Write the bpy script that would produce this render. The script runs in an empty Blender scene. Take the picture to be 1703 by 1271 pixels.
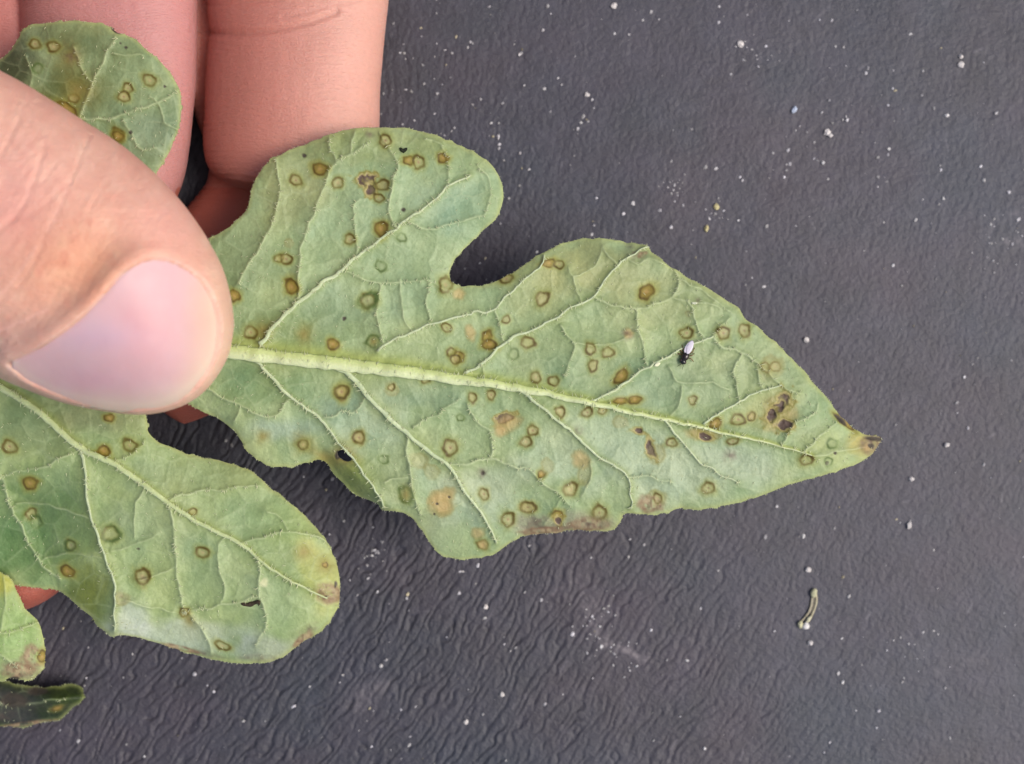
import bpy, math, random
import numpy as np
from mathutils import Vector
from mathutils.bvhtree import BVHTree

# ------------------------------------------------------------------ camera, sky, sun, exposure
S = 5.5e-5            # metres per photo pixel on the table (the frame is about 94 mm wide)
D = 2200.0            # camera height above the table, same unit
W0, H0 = 1703.0, 1271.0
scene = bpy.context.scene
col = scene.collection
cam_d = bpy.data.cameras.new('camera'); cam = bpy.data.objects.new('camera', cam_d); col.objects.link(cam)
cam.location = (0, 0, D*S)
cam_d.sensor_width = 36; cam_d.lens = 36*D/W0
cam_d.clip_start = 0.005; cam_d.clip_end = 20
cam_d.dof.use_dof = True; cam_d.dof.focus_distance = (D-235)*S; cam_d.dof.aperture_fstop = 30
scene.camera = cam
SUN_EL, SUN_AZ = math.radians(52), math.radians(98)      # azimuth clockwise from +Y
world = bpy.data.worlds.new('World'); scene.world = world; world.use_nodes = True
wn = world.node_tree.nodes; wl = world.node_tree.links
sky = wn.new('ShaderNodeTexSky'); sky.sky_type = 'NISHITA'; sky.sun_disc = False
sky.sun_elevation = SUN_EL; sky.sun_rotation = SUN_AZ; sky.air_density = 1.0; sky.dust_density = 4.0; sky.ozone_density = 0.6
wl.new(sky.outputs[0], wn['Background'].inputs[0]); wn['Background'].inputs[1].default_value = 0.10
sun_d = bpy.data.lights.new('sun', 'SUN'); sun_d.energy = 1.5; sun_d.angle = math.radians(30); sun_d.color = (1.0, 0.96, 0.90)
sun = bpy.data.objects.new('sun', sun_d); col.objects.link(sun)
sv = Vector((math.sin(SUN_AZ)*math.cos(SUN_EL), math.cos(SUN_AZ)*math.cos(SUN_EL), math.sin(SUN_EL)))
sun.rotation_euler = sv.to_track_quat('Z', 'Y').to_euler(); sun.location = sv*0.5
scene.view_settings.view_transform = 'Standard'; scene.view_settings.look = 'None'
scene.view_settings.gamma = 1.0; scene.view_settings.exposure = 0.5
scene.render.resolution_x = 1024; scene.render.resolution_y = 764

# ------------------------------------------------------------------ maths helpers
rng = np.random.default_rng(7); random.seed(5)
def P(px, py, z):
    """table-frame coordinates of the point that stands z above the table on the sight line through a photo pixel"""
    k = (D-z)/D
    return np.stack([(px-W0/2)*k*S, -(py-H0/2)*k*S, z*S+0*px], -1)
def P1(px, py, z):
    k = (D-z)/D
    return Vector(((px-W0/2)*k*S, -(py-H0/2)*k*S, z*S))
_lat = {}
def lattice(seed):
    if seed not in _lat: _lat[seed] = np.random.default_rng(seed).random((257, 257))
    return _lat[seed]
def vn(x, y, sc, seed):
    L = lattice(seed); x = x/sc+1000.37; y = y/sc+1000.71
    xi = np.floor(x).astype(int); yi = np.floor(y).astype(int); fx = x-xi; fy = y-yi
    fx = fx*fx*fx*(fx*(fx*6-15)+10); fy = fy*fy*fy*(fy*(fy*6-15)+10)
    a = L[xi % 256, yi % 256]; b = L[(xi+1) % 256, yi % 256]; c = L[xi % 256, (yi+1) % 256]; d = L[(xi+1) % 256, (yi+1) % 256]
    return (a*(1-fx)+b*fx)*(1-fy)+(c*(1-fx)+d*fx)*fy-0.5        # -0.5 .. 0.5
def fbm(x, y, sc, seed, n=3):
    r = 0; a = 1
    for i in range(n): r = r+a*vn(x, y, sc/2**i, seed+i); a *= 0.5
    return r
def voro(x, y, sc, seed):
    """distance to the nearest cell border (in px) and a random number per cell"""
    A = lattice(seed); B = lattice(seed+1); R = lattice(seed+2)
    X = x/sc+500; Y = y/sc+500; xi = np.floor(X).astype(int); yi = np.floor(Y).astype(int)
    f1 = np.full(X.shape, 9.0); f2 = np.full(X.shape, 9.0); rid = np.zeros(X.shape)
    for i in (-1, 0, 1):
        for j in (-1, 0, 1):
            a = (xi+i) % 256; b = (yi+j) % 256
            d = np.hypot(xi+i+A[a, b]-X, yi+j+B[a, b]-Y)
            m = d < f1
            f2 = np.where(m, f1, np.minimum(f2, d)); rid = np.where(m, R[a, b], rid); f1 = np.where(m, d, f1)
    return (f2-f1)*sc*0.5, rid
def spline(pts, step=4.0, closed=False):
    p = np.array(pts, float); n = len(p); out = []
    rngi = range(n if closed else n-1)
    for i in rngi:
        if closed: a, b, c, d = p[i-1], p[i], p[(i+1) % n], p[(i+2) % n]
        else: a, b, c, d = p[max(i-1, 0)], p[i], p[i+1], p[min(i+2, n-1)]
        k = max(1, int(np.linalg.norm(c[:2]-b[:2])/step))
        for t in np.arange(k)/k:
            out.append(0.5*((2*b)+(c-a)*t+(2*a-5*b+4*c-d)*t*t+(-a+3*b-3*c+d)*t**3))
    if not closed: out.append(p[-1])
    return np.array(out)
def seg_dist(x, y, pl, extra=None):
    """distance of the points to an open polyline; also the interpolated extra column and the signed side"""
    best = np.full(x.shape, 1e9); ex = np.zeros(x.shape); side = np.zeros(x.shape)
    for i in range(len(pl)-1):
        ax, ay = pl[i][:2]; bx, by = pl[i+1][:2]; dx, dy = bx-ax, by-ay; L2 = dx*dx+dy*dy+1e-9
        t = np.clip(((x-ax)*dx+(y-ay)*dy)/L2, 0, 1)
        d = np.hypot(x-ax-t*dx, y-ay-t*dy); m = d < best
        best = np.where(m, d, best)
        if extra is not None: ex = np.where(m, extra[i]*(1-t)+extra[i+1]*t, ex)
        side = np.where(m, np.sign(dx*(y-ay)-dy*(x-ax)), side)
    return best, ex, side
def inside(x, y, poly):
    c = np.zeros(x.shape, bool); n = len(poly)
    for i in range(n):
        x1, y1 = poly[i][:2]; x2, y2 = poly[(i+1) % n][:2]
        if y1 == y2: continue
        c ^= ((y1 > y) != (y2 > y)) & (x < (x2-x1)*(y-y1)/(y2-y1)+x1)
    return c
def nearest_on(x, y, poly):
    best = np.full(x.shape, 1e9); qx = x.copy(); qy = y.copy(); n = len(poly)
    for i in range(n):
        ax, ay = poly[i][:2]; bx, by = poly[(i+1) % n][:2]; dx, dy = bx-ax, by-ay; L2 = dx*dx+dy*dy+1e-9
        t = np.clip(((x-ax)*dx+(y-ay)*dy)/L2, 0, 1); X = ax+t*dx; Y = ay+t*dy
        d = np.hypot(x-X, y-Y); m = d < best
        best = np.where(m, d, best); qx = np.where(m, X, qx); qy = np.where(m, Y, qy)
    return best, qx, qy
def lin(c):
    c = np.clip(np.asarray(c, float)/255.0, 0, 1)
    return np.where(c <= 0.04045, c/12.92, ((c+0.055)/1.055)**2.4)
def sm(a, b, x):
    t = np.clip((x-a)/(b-a), 0, 1); return t*t*(3-2*t)

# ------------------------------------------------------------------ object helpers
def mesh_np(name, co, quads=None, tris=None, colour=None, mat=None, parent=None, smooth=True):
    """one mesh object from numpy arrays; quads and tris are index arrays"""
    me = bpy.data.meshes.new(name); co = np.asarray(co, np.float32).reshape(-1, 3)
    q = np.zeros((0, 4), int) if quads is None or len(quads) == 0 else np.asarray(quads).reshape(-1, 4)
    t = np.zeros((0, 3), int) if tris is None or len(tris) == 0 else np.asarray(tris).reshape(-1, 3)
    me.vertices.add(len(co)); me.vertices.foreach_set('co', co.ravel())
    li = np.concatenate([q.ravel(), t.ravel()]).astype(np.int32)
    me.loops.add(len(li)); me.loops.foreach_set('vertex_index', li)
    me.polygons.add(len(q)+len(t))
    st = np.concatenate([np.arange(len(q))*4, len(q)*4+np.arange(len(t))*3]).astype(np.int32)
    me.polygons.foreach_set('loop_start', st)
    me.polygons.foreach_set('use_smooth', np.full(len(q)+len(t), smooth))
    me.update(calc_edges=True); me.validate()
    if colour is not None:
        a = me.color_attributes.new('Col', 'FLOAT_COLOR', 'POINT')
        c = np.ones((len(me.vertices), 4), np.float32); c[:, :3] = colour
        a.data.foreach_set('color', c.ravel())
    o = bpy.data.objects.new(name, me); col.objects.link(o)
    if mat: me.materials.append(mat)
    if parent: o.parent = parent; o.matrix_parent_inverse = parent.matrix_basis.inverted()
    return o
def empty(name, loc, label, cat, group=None):
    o = bpy.data.objects.new(name, None); o.empty_display_size = 0.005; col.objects.link(o); o.location = loc
    o['label'] = label; o['category'] = cat
    if group: o['group'] = group
    return o
class MB:
    def __init__(s): s.v = []; s.q = []; s.t = []; s.c = []; s.n = 0
    def add(s, v, q=(), t=(), c=(1, 1, 1)):
        v = np.asarray(v, float).reshape(-1, 3); s.v.append(v)
        if len(q): s.q.append(np.asarray(q)+s.n)
        if len(t): s.t.append(np.asarray(t)+s.n)
        c = np.asarray(c, float); s.c.append(np.broadcast_to(c, (len(v), 3))); s.n += len(v)
    def build(s, name, mat, parent=None, smooth=True):
        return mesh_np(name, np.concatenate(s.v), np.concatenate(s.q) if s.q else None, np.concatenate(s.t) if s.t else None,
                       np.concatenate(s.c), mat, parent, smooth)
def tube(mb, path, rad, c, n=8, flat=1.0):
    """tube along world-space points, rad per point, flattened in z by flat; c one colour or one per ring"""
    path = np.asarray(path, float); m = len(path); rad = np.broadcast_to(rad, (m,)); V = []; C = []
    for i in range(m):
        d = path[min(i+1, m-1)]-path[max(i-1, 0)]; d = d/(np.linalg.norm(d)+1e-12)
        up = np.array([0, 0, 1.0]) if abs(d[2]) < 0.9 else np.array([1.0, 0, 0])
        s_ = np.cross(d, up); s_ /= np.linalg.norm(s_); u = np.cross(s_, d)
        for k in range(n):
            a = 2*math.pi*k/n; V.append(path[i]+rad[i]*(math.cos(a)*s_+math.sin(a)*flat*u))
            C.append(c(i, a) if callable(c) else c)
    Q = [(i*n+k, i*n+(k+1) % n, (i+1)*n+(k+1) % n, (i+1)*n+k) for i in range(m-1) for k in range(n)]
    V.append(path[0]); V.append(path[-1]); C.append(C[0]); C.append(C[m*n-1])
    T = [(m*n, (k+1) % n, k) for k in range(n)]+[(m*n+1, (m-1)*n+k, (m-1)*n+(k+1) % n) for k in range(n)]
    mb.add(V, Q, T, C)
def blob(mb, cen, rx, ry, rz, rot=0, c=(1, 1, 1), jag=0.0, nu=8, nv=5, seed=0, tilt=0.0):
    r = random.Random(seed); V = []; cr, sr = math.cos(rot), math.sin(rot); ct, st = math.cos(tilt), math.sin(tilt)
    for j in range(nv+1):
        for i in range(nu if 0 < j < nv else 1):
            ph = math.pi*j/nv; th = 2*math.pi*i/nu; k = 1+jag*(r.random()-0.5)*2
            x, y, z = k*rx*math.sin(ph)*math.cos(th), k*ry*math.sin(ph)*math.sin(th), k*rz*math.cos(ph)
            x, z = x*ct-z*st, x*st+z*ct
            V.append((cen[0]+x*cr-y*sr, cen[1]+x*sr+y*cr, cen[2]+z))
    Q = []; T = []; b = lambda j, i: 0 if j == 0 else (1+(nv-1)*nu if j == nv else 1+(j-1)*nu+i % nu)
    for i in range(nu):
        T.append((0, b(1, i), b(1, i+1))); T.append((b(nv-1, i+1), b(nv-1, i), b(nv, 0)))
        for j in range(1, nv-1): Q.append((b(j, i), b(j+1, i), b(j+1, i+1), b(j, i+1)))
    mb.add(V, Q, T, c)

# ------------------------------------------------------------------ materials
def mat_base(name):
    m = bpy.data.materials.new(name); m.use_nodes = True; nt = m.node_tree
    return m, nt, nt.nodes['Principled BSDF']
def N(nt, t, **k):
    n = nt.nodes.new(t)
    for a, v in k.items():
        if a in n.inputs.keys(): n.inputs[a].default_value = v
        else: setattr(n, a, v)
    return n
def vmat(name, rough=0.6, spec=0.4, noise=None, bumps=(), coat=0, sss=0, sss_r=(1, .35, .2), sss_s=20, trans=0, alpha=1, sheen=0, stretch=None):
    """vertex-pigment material; noise=(scale px, amount) varies the pigment; bumps=((kind, scale px, depth px), ...)"""
    m, nt, b = mat_base(name); L = nt.links
    at = N(nt, 'ShaderNodeAttribute', attribute_name='Col'); out = at.outputs['Color']
    tc = N(nt, 'ShaderNodeTexCoord'); vec = tc.outputs['Object']
    if stretch:
        mp = N(nt, 'ShaderNodeMapping'); mp.inputs['Rotation'].default_value = (0, 0, stretch[0]); mp.inputs['Scale'].default_value = (1, stretch[1], 1)
        L.new(vec, mp.inputs[0]); vec2 = mp.outputs[0]
    else: vec2 = vec
    if noise:
        for sc, am in noise:
            nz = N(nt, 'ShaderNodeTexNoise'); nz.inputs['Scale'].default_value = 1/(sc*S); nz.inputs['Detail'].default_value = 4
            L.new(vec, nz.inputs['Vector'])
            mr = N(nt, 'ShaderNodeMapRange'); mr.inputs[1].default_value = .25; mr.inputs[2].default_value = .75
            mr.inputs[3].default_value = 1-am; mr.inputs[4].default_value = 1+am
            L.new(nz.outputs[0], mr.inputs[0])
            vm = N(nt, 'ShaderNodeVectorMath', operation='SCALE'); L.new(out, vm.inputs[0]); L.new(mr.outputs[0], vm.inputs['Scale']); out = vm.outputs[0]
    L.new(out, b.inputs['Base Color'])
    b.inputs['Roughness'].default_value = rough; b.inputs['Specular IOR Level'].default_value = spec
    if coat: b.inputs['Coat Weight'].default_value = coat; b.inputs['Coat Roughness'].default_value = 0.25
    if sheen: b.inputs['Sheen Weight'].default_value = sheen; b.inputs['Sheen Roughness'].default_value = 0.5
    if sss:
        b.inputs['Subsurface Weight'].default_value = sss; b.inputs['Subsurface Radius'].default_value = sss_r; b.inputs['Subsurface Scale'].default_value = sss_s*S
    prev = None
    for kind, sc, dep in bumps:
        if kind == 'voronoi':
            t = N(nt, 'ShaderNodeTexVoronoi', feature='DISTANCE_TO_EDGE')
        else:
            t = N(nt, 'ShaderNodeTexNoise'); t.inputs['Detail'].default_value = 3
        t.inputs['Scale'].default_value = 1/(sc*S); L.new(vec2 if kind == 'lines' else vec, t.inputs['Vector'])
        bp = N(nt, 'ShaderNodeBump'); bp.inputs['Distance'].default_value = dep*S; bp.inputs['Strength'].default_value = 1
        L.new(t.outputs[0], bp.inputs['Height'])
        if prev: L.new(prev, bp.inputs['Normal'])
        prev = bp.outputs[0]
    if prev: L.new(prev, b.inputs['Normal'])
    if trans:
        tr = N(nt, 'ShaderNodeBsdfTranslucent'); L.new(out, tr.inputs['Color'])
        if prev: L.new(prev, tr.inputs['Normal'])
        mx = N(nt, 'ShaderNodeMixShader'); mx.inputs[0].default_value = trans
        L.new(b.outputs[0], mx.inputs[1]); L.new(tr.outputs[0], mx.inputs[2]); L.new(mx.outputs[0], nt.nodes['Material Output'].inputs[0])
    if alpha < 1: b.inputs['Alpha'].default_value = alpha
    return m
M_GROUND = vmat('grained_dark_vinyl', 0.5, 0.38, noise=((60, .06), (5, .10)), bumps=(('noise', 7, 1.1), ('noise', 2.6, 0.9)))
M_LEAF = vmat('leaf_underside', 0.5, 0.4, noise=((22, .05), (3.5, .06)), bumps=(('voronoi', 11, 0.8), ('noise', 3.2, 0.6)), trans=0.10, sheen=0.10)
M_VEIN = vmat('leaf_vein', 0.45, 0.4, noise=((6, .07),), bumps=(('noise', 4, 0.9),), sss=0.15, sss_r=(.7, 1, .3), sss_s=6)
M_HAIR = vmat('leaf_hair', 0.4, 0.4, trans=0.3)
M_SKIN = vmat('skin', 0.47, 0.35, noise=((70, .04), (7, .035)), bumps=(('lines', 11, 1.3), ('voronoi', 6.5, 0.75), ('noise', 3.0, 0.6)), sss=0.3, sss_s=18, stretch=(math.radians(-28), 4.0))
M_NAIL = vmat('fingernail', 0.5, 0.35, noise=((40, .02),), bumps=(('lines', 14, 0.5),), coat=0.08, sss=0.3, sss_s=12, stretch=(math.radians(-55), 0.12))
M_DUST = vmat('pale_grit', 0.8, 0.2, noise=((4, .15),))
M_SCRAP = vmat('dry_scrap', 0.75, 0.25, noise=((4, .2),), bumps=(('noise', 3, 1),))
M_CHITIN = vmat('insect_shell', 0.22, 0.6)
M_WING = vmat('insect_wing', 0.35, 0.5, alpha=0.72)

# ------------------------------------------------------------------ the table surface
def ground():
    st = 2.3; xs = np.arange(-160, 1865, st); ys = np.arange(-140, 1415, st)
    X, Y = np.meshgrid(xs, ys); x = X.ravel(); y = Y.ravel()
    # grain direction swings from diagonal (lower left) to steep (upper middle); built by warping the lattice
    th = math.radians(54)
    v = x*math.sin(th)+0.15*y+0.44*y*y/2542+26*fbm(x, y, 330, 11)+5*fbm(x, y, 70, 13)
    u = x*math.cos(th)-y*math.sin(th)
    # parallel wrinkles with breaks: a phase that runs across them and slips here and there
    def wr(per, sl, sa, seed, amp):
        ph = v*2*math.pi/per+amp*(vn(u/2.4, v, sl, seed)+0.6*vn(u/1.8, v, sl*.5, seed+1))
        q = np.sin(ph+0.7*np.sin(ph)); g = sm(-0.20, 0.22, vn(u/2.2, v, sa, seed+2)+0.5*vn(u/1.6, v, sa*.5, seed+3))
        return q, np.exp(-((1+q)/0.30)**2)*g
    q1, c1 = wr(14, 19, 13, 31, 7.5); q2, c2 = wr(8, 10, 9, 37, 7.5)
    left = 1-sm(300, 1300, x-0.55*(y-500)); low = sm(150, 900, y)
    amp = 0.16+1.35*left*(0.25+0.75*low)
    z = amp*(0.75*q1*(0.5+vn(u/2, v, 20, 47))-1.5*c1)+(0.16+0.34*left)*(0.5*q2-0.9*c2)*(0.6+1.2*np.clip(fbm(x, y, 50, 49)+.3, 0, 1))+2.0*fbm(x, y, 160, 61)+0.7*vn(x, y, 5, 63)+0.45*vn(x, y, 9, 65)
    c = np.zeros((len(x), 3)); base = np.array([64, 63, 71.])
    c[:] = base
    c += (10*sm(500, 1500, x+0.2*(600-y)))[:, None]*np.array([1, .95, .9]); a = fbm(x, y, 210, 71)[:, None]; c += a*np.array([5, 0, -2]); c += fbm(x, y, 90, 75)[:, None]*np.array([5, 2, 3])  # paler towards the right: sky sheen painted into the base colour
    c += fbm(x, y, 22, 78)[:, None]*np.array([5, 5, 6])
    def smear(pts, w, al, colr=(140, 132, 134)):
        nonlocal c
        d, _, _ = seg_dist(x, y, spline(pts, 8)); k = np.exp(-(d/w)**2)*al*np.clip(0.75+1.5*fbm(x, y, 9, 81), 0, 1.3)
        c = c*(1-k[:, None])+np.array(colr)*k[:, None]
    smear([(1010, 1070), (1040, 1082), (1075, 1098)], 7, .55); smear([(975, 1000), (985, 1030), (1000, 1060), (1012, 1072)], 16, .25)
    smear([(920, 990), (930, 978), (948, 970)], 2.5, .4); smear([(595, 1170), (620, 1150), (640, 1140)], 16, .28); smear([(960, 950), (968, 985), (980, 1010)], 14, .2)
    smear([(1560, 1115), (1600, 1100), (1640, 1095)], 10, .18); smear([(1675, 400), (1700, 405)], 8, .35); smear([(1645, 380), (1690, 355)], 6, .2)
    # rub marks: many faint short pale scratches
    for i in range(46):
        sx, sy = rng.uniform(650, 1700), rng.uniform(0, 1270); a_ = rng.normal(math.radians(-58), .5); L_ = rng.uniform(6, 26)
        m = (abs(x-sx) < 40) & (abs(y-sy) < 40)
        d, _, _ = seg_dist(x[m], y[m], [(sx, sy), (sx+L_*math.cos(a_), sy+L_*math.sin(a_))]); k = np.exp(-(d/1.6)**2)*rng.uniform(.15, .4)
        c[m] = c[m]*(1-k[:, None])+np.array([150, 145, 148])*k[:, None]
    nx, ny = len(xs), len(ys)
    # the fine sheet, then coarse rings of the same surface out to about a metre
    edge = np.minimum(np.minimum(X-xs[0], xs[-1]-X), np.minimum(Y-ys[0], ys[-1]-Y)).ravel()
    z = z*sm(0, 60, edge); rim_c = base+6; kf = sm(0, 130, edge)[:, None]; c = c*kf+rim_c*(1-kf)
    I = np.arange(nx*ny).reshape(ny, nx)
    q = np.stack([I[:-1, :-1], I[1:, :-1], I[1:, 1:], I[:-1, 1:]], -1).reshape(-1, 4)
    co = P(x, y, 0*x); co[:, 2] = z*S
    x0, x1, y0, y1 = xs[0], xs[-1], ys[0], ys[-1]; F = 18000
    ring = np.array([[x0, y0], [x1, y0], [x1, y1], [x0, y1], [-F, -F], [F, -F], [F, F], [-F, F]], float)
    rc = P(ring[:, 0], ring[:, 1], 0*ring[:, 0]); b = len(co)
    rq = [(b+4, b+0, b+1, b+5), (b+5, b+1, b+2, b+6), (b+6, b+2, b+3, b+7), (b+7, b+3, b+0, b+4)]
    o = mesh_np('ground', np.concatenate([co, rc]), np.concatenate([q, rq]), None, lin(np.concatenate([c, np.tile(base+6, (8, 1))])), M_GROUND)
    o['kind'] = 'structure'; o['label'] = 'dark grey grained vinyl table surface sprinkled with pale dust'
    return o
ground()

# ------------------------------------------------------------------ the leaf
# a vein is (points, width at start, width at end); MAJOR ones become parts of their own
class Lobe:
    def __init__(s, outline, veins, zf, spots=(), tints=(), holes=(), base=(146, 160, 128), dish=7.2, step=1.7, seed=0, label=None):
        s.out = spline(outline, 5, True); s.holes = [spline(h, 2, True) for h in holes]
        r = np.random.default_rng(seed); ph = np.arange(len(s.out))
        s.out = s.out+np.stack([vn(ph*5., 0*ph, 9, 90+seed), vn(ph*5., 50+0*ph, 9, 91+seed)], -1)*3.2
        s.veins = []
        for v in veins:
            p = spline(v[0], 6); big_ = v[1] > 10
            k = 0.5 if big_ else 1.0
            p = p+np.stack([vn(p[:, 0], p[:, 1], 17, 61)*6*k+vn(p[:, 0], p[:, 1], 7, 63)*2.6*k, vn(p[:, 0], p[:, 1], 17, 62)*6*k+vn(p[:, 0], p[:, 1], 7, 64)*2.6*k], -1)
            s.veins.append((p, v[1], v[2], len(v) > 3 and v[3]))
        s.zf = zf; s.spots = spots; s.tints = tints; s.base = base; s.dish = dish; s.step = step; s.seed = seed; s.label = label
    def field(s, x, y):
        """relief, distance to veins, light line strength"""
        rid = np.zeros(x.shape); dm = np.full(x.shape, 60.0); line = np.zeros(x.shape); big = np.zeros(x.shape)
        for pl, w0, w1, major in s.veins:
            m = (x > pl[:, 0].min()-70) & (x < pl[:, 0].max()+70) & (y > pl[:, 1].min()-70) & (y < pl[:, 1].max()+70)
            if not m.any(): continue
            d, w, sd = seg_dist(x[m], y[m], pl, np.linspace(w0, w1, len(pl)))
            ww = np.maximum(w, 1.0)
            wob = 1+0.9*vn(x[m], y[m], 14, 17)
            rr = (0.30*ww+0.6)*np.exp(-(d/(0.55*ww+0.9))**2)*(0.85 if major else 1)*wob
            rid[m] = np.maximum(rid[m], rr)
            line[m] = np.maximum(line[m], np.exp(-(d/(0.52*ww+0.6))**2)*np.clip(0.45+0.14*ww, 0, 1)*wob)
            dm[m] = np.minimum(dm[m], d+np.clip(6-ww*1.6, 0, 5))
            if w0 > 5: big[m] = np.maximum(big[m], np.exp(-(d/(ww*1.0+3))**2))
        return rid, dm, line, big
    def height(s, x, y, fld=None):
        x = np.asarray(x, float); y = np.asarray(y, float)
        rid, dm, line, big = fld or s.field(x, y)
        wx = x+6*vn(x, y, 30, 44); wy = y+6*vn(x, y, 30, 45)
        e1, r1 = voro(wx, wy, 40, 200+s.seed); e2, r2 = voro(wx, wy, 13, 210+s.seed)
        z = s.zf(x, y)+rid-s.dish*(1-np.exp(-dm/17.0))
        z = z-0.55*(1-np.exp(-e1/4))*(1+r1*1.0)-0.25*(1-np.exp(-e2/2))+4.5*fbm(x, y, 75, 31)+0.6*fbm(x, y, 18, 35)
        return z
    def build(s, parent):
        st = s.step; o = s.out
        xs = np.arange(o[:, 0].min()-st*2, o[:, 0].max()+st*2, st); ys = np.arange(o[:, 1].min()-st*2, o[:, 1].max()+st*2, st)
        X, Y = np.meshgrid(xs, ys); ins = inside(X, Y, o)
        for h in s.holes: ins &= ~inside(X, Y, h)
        cell = ins[:-1, :-1] | ins[1:, :-1] | ins[1:, 1:] | ins[:-1, 1:]
        I = np.arange(X.size).reshape(X.shape)
        q = np.stack([I[:-1, :-1], I[1:, :-1], I[1:, 1:], I[:-1, 1:]], -1)[cell]
        used = np.unique(q); remap = np.full(X.size, -1); remap[used] = np.arange(len(used)); q = remap[q]
        x = X.ravel()[used].copy(); y = Y.ravel()[used].copy(); inn = ins.ravel()[used]
        od = ~inn; bd, qx, qy = nearest_on(x[od], y[od], o)
        for h in s.holes:
            d2, hx, hy = nearest_on(x[od], y[od], h); m = d2 < bd; bd = np.where(m, d2, bd); qx = np.where(m, hx, qx); qy = np.where(m, hy, qy)
        x[od] = qx; y[od] = qy
        fld = s.field(x, y); rid, dm, line, big = fld; z = s.height(x, y, fld)
        # distance to the rim, on a thinned outline
        rimd = np.full(x.shape, 1e9)
        oo = o[::2]
        rimd, _, _ = nearest_on(x, y, oo)
        z = z-5*np.exp(-rimd/9)+1.5*vn(x, y, 12, 77)*np.exp(-rimd/12)
        c = np.tile(np.array(s.base, float), (len(x), 1))
        def mix(k, colr):
            nonlocal c
            c = c*(1-k[:, None])+np.array(colr, float)*k[:, None]
        for (tx, ty, rx, ry, colr, al) in s.tints:
            d = np.hypot((x-tx)/rx, (y-ty)/ry)+0.5*fbm(x, y, 40, 101); mix(al*(1-sm(0.35, 1.1, d)), colr)
        # tone differs from one vein panel to the next
        wx = x+6*vn(x, y, 30, 44); wy = y+6*vn(x, y, 30, 45)
        e1, r1 = voro(wx, wy, 40, 200+s.seed); e2, r2 = voro(wx, wy, 13, 210+s.seed)
        c += (r1-0.5)[:, None]*np.array([12, 11, 12]); c += (r2-0.5)[:, None]*np.array([4, 4, 4])
        c += fbm(x, y, 60, 111)[:, None]*np.array([16, 10, 4]); c += fbm(x, y, 12, 121)[:, None]*np.array([5, 5, 5]); c += vn(x, y, 3.2, 127)[:, None]*np.array([8, 8, 8])
        mix(0.20*np.exp(-(e1/1.2)**2)*np.clip(1+2*vn(x, y, 60, 133), 0, 1.6), (176, 190, 146)); mix(0.12*np.exp(-(e2/0.9)**2), (118, 130, 88))
        mix(0.20*np.exp(-(dm/8)**2), (124, 140, 86)); mix(0.25*big, (120, 132, 62))
        mix(np.clip(line*0.66, 0, .62), (192, 204, 158))
        if s.veins[0][1] > 10:
            pl, w0, w1, mj = s.veins[0]; d, _, sd = seg_dist(x, y, pl, np.linspace(w0, w1, len(pl))); wj = np.interp(x, np.linspace(pl[0, 0], pl[-1, 0], len(mj)), mj)
            off = np.where(sd < 0, d, -d)                       # positive on the upper side
            mix((0.75 if s.seed == 1 else .35)*np.exp(-((off-0.28*wj)/(0.42*wj+1.5))**2), (164, 176, 92))
        mix(0.62*np.exp(-(rimd/(4.5+3*vn(x, y, 40, 131)))**2), (172, 178, 112))
        # spots
        for i, sp in enumerate(s.spots):
            kind, sx, sy, rx = sp[:4]; ry = sp[4] if len(sp) > 4 else rx; rot = math.radians(sp[5]) if len(sp) > 5 else 0
            R = max(rx, ry)*3
            m = (abs(x-sx) < R) & (abs(y-sy) < R)
            if not m.any(): continue
            dx = x[m]-sx; dy = y[m]-sy; a = dx*math.cos(rot)+dy*math.sin(rot); b = -dx*math.sin(rot)+dy*math.cos(rot)
            ang = np.arctan2(b/ry, a/rx); q_ = lattice(300+i % 20)[i % 200]
            rho = np.hypot(a/rx, b/ry)*(1+0.07*np.sin(ang*2+q_[0]*6)+0.06*np.sin(ang*3+q_[1]*6)+0.04*np.sin(ang*5+q_[2]*6)+0.22*vn(x[m]*1.0, y[m]*1.0, 6, 141+i % 7))
            cm = c[m]; zm = z[m]
            def mx(k, colr):
                nonlocal cm
                k = np.clip(k, 0, 1); cm = cm*(1-k[:, None])+np.array(colr, float)*k[:, None]
            if kind == 'purple': rho = rho*(1+0.55*vn(x[m], y[m], 9, 161)+0.3*vn(x[m], y[m], 4, 163))
            elif kind in ('ring', 'brown', 'green'): rho = rho/(0.84+0.26*q_[9])*(1+0.10*q_[10]*np.sin(ang*2+q_[11]*6))
            f = 0.75+0.5*q_[3]; arc = 0.72+0.42*np.sin(ang+q_[4]*6.28)
            if kind == 'ring':
                mx(.45*(1-sm(.9, 2.0, rho)), (142, 146, 72)); mx((.18+.35*q_[8])*(1-sm(.72, 1.02, rho)), (186-14*q_[5], 172-10*q_[5], 116))
                mx(.95*1.15*np.exp(-((rho-.88)/.21)**2)*np.clip(arc, .6, 1)*np.clip(f, .8, 1), (84, 72, 18)); mx(.6*np.exp(-(rho/.30)**2)*(q_[6] > .35), (190, 168, 122))
                mx(.5*np.exp(-(rho/.16)**2)*(q_[7] > .55), (105, 72, 50))
                zm = zm+0.35*np.exp(-((rho-1.0)/.25)**2)-0.5*np.exp(-(rho/.5)**2)
            elif kind == 'brown':
                mx(.6*(1-sm(.8, 2.0, rho)), (148, 142, 58)); mx(.75*(1-sm(.8, 1.1, rho)), (138, 116, 42)); mx(.95*np.exp(-((rho-.88)/.17)**2)*np.clip(arc, .65, 1), (84, 68, 16))
                mx(.7*np.exp(-(rho/.36)**2), (184, 150, 92)); zm = zm-.6*np.exp(-(rho/.5)**2)
            elif kind == 'green':
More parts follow.
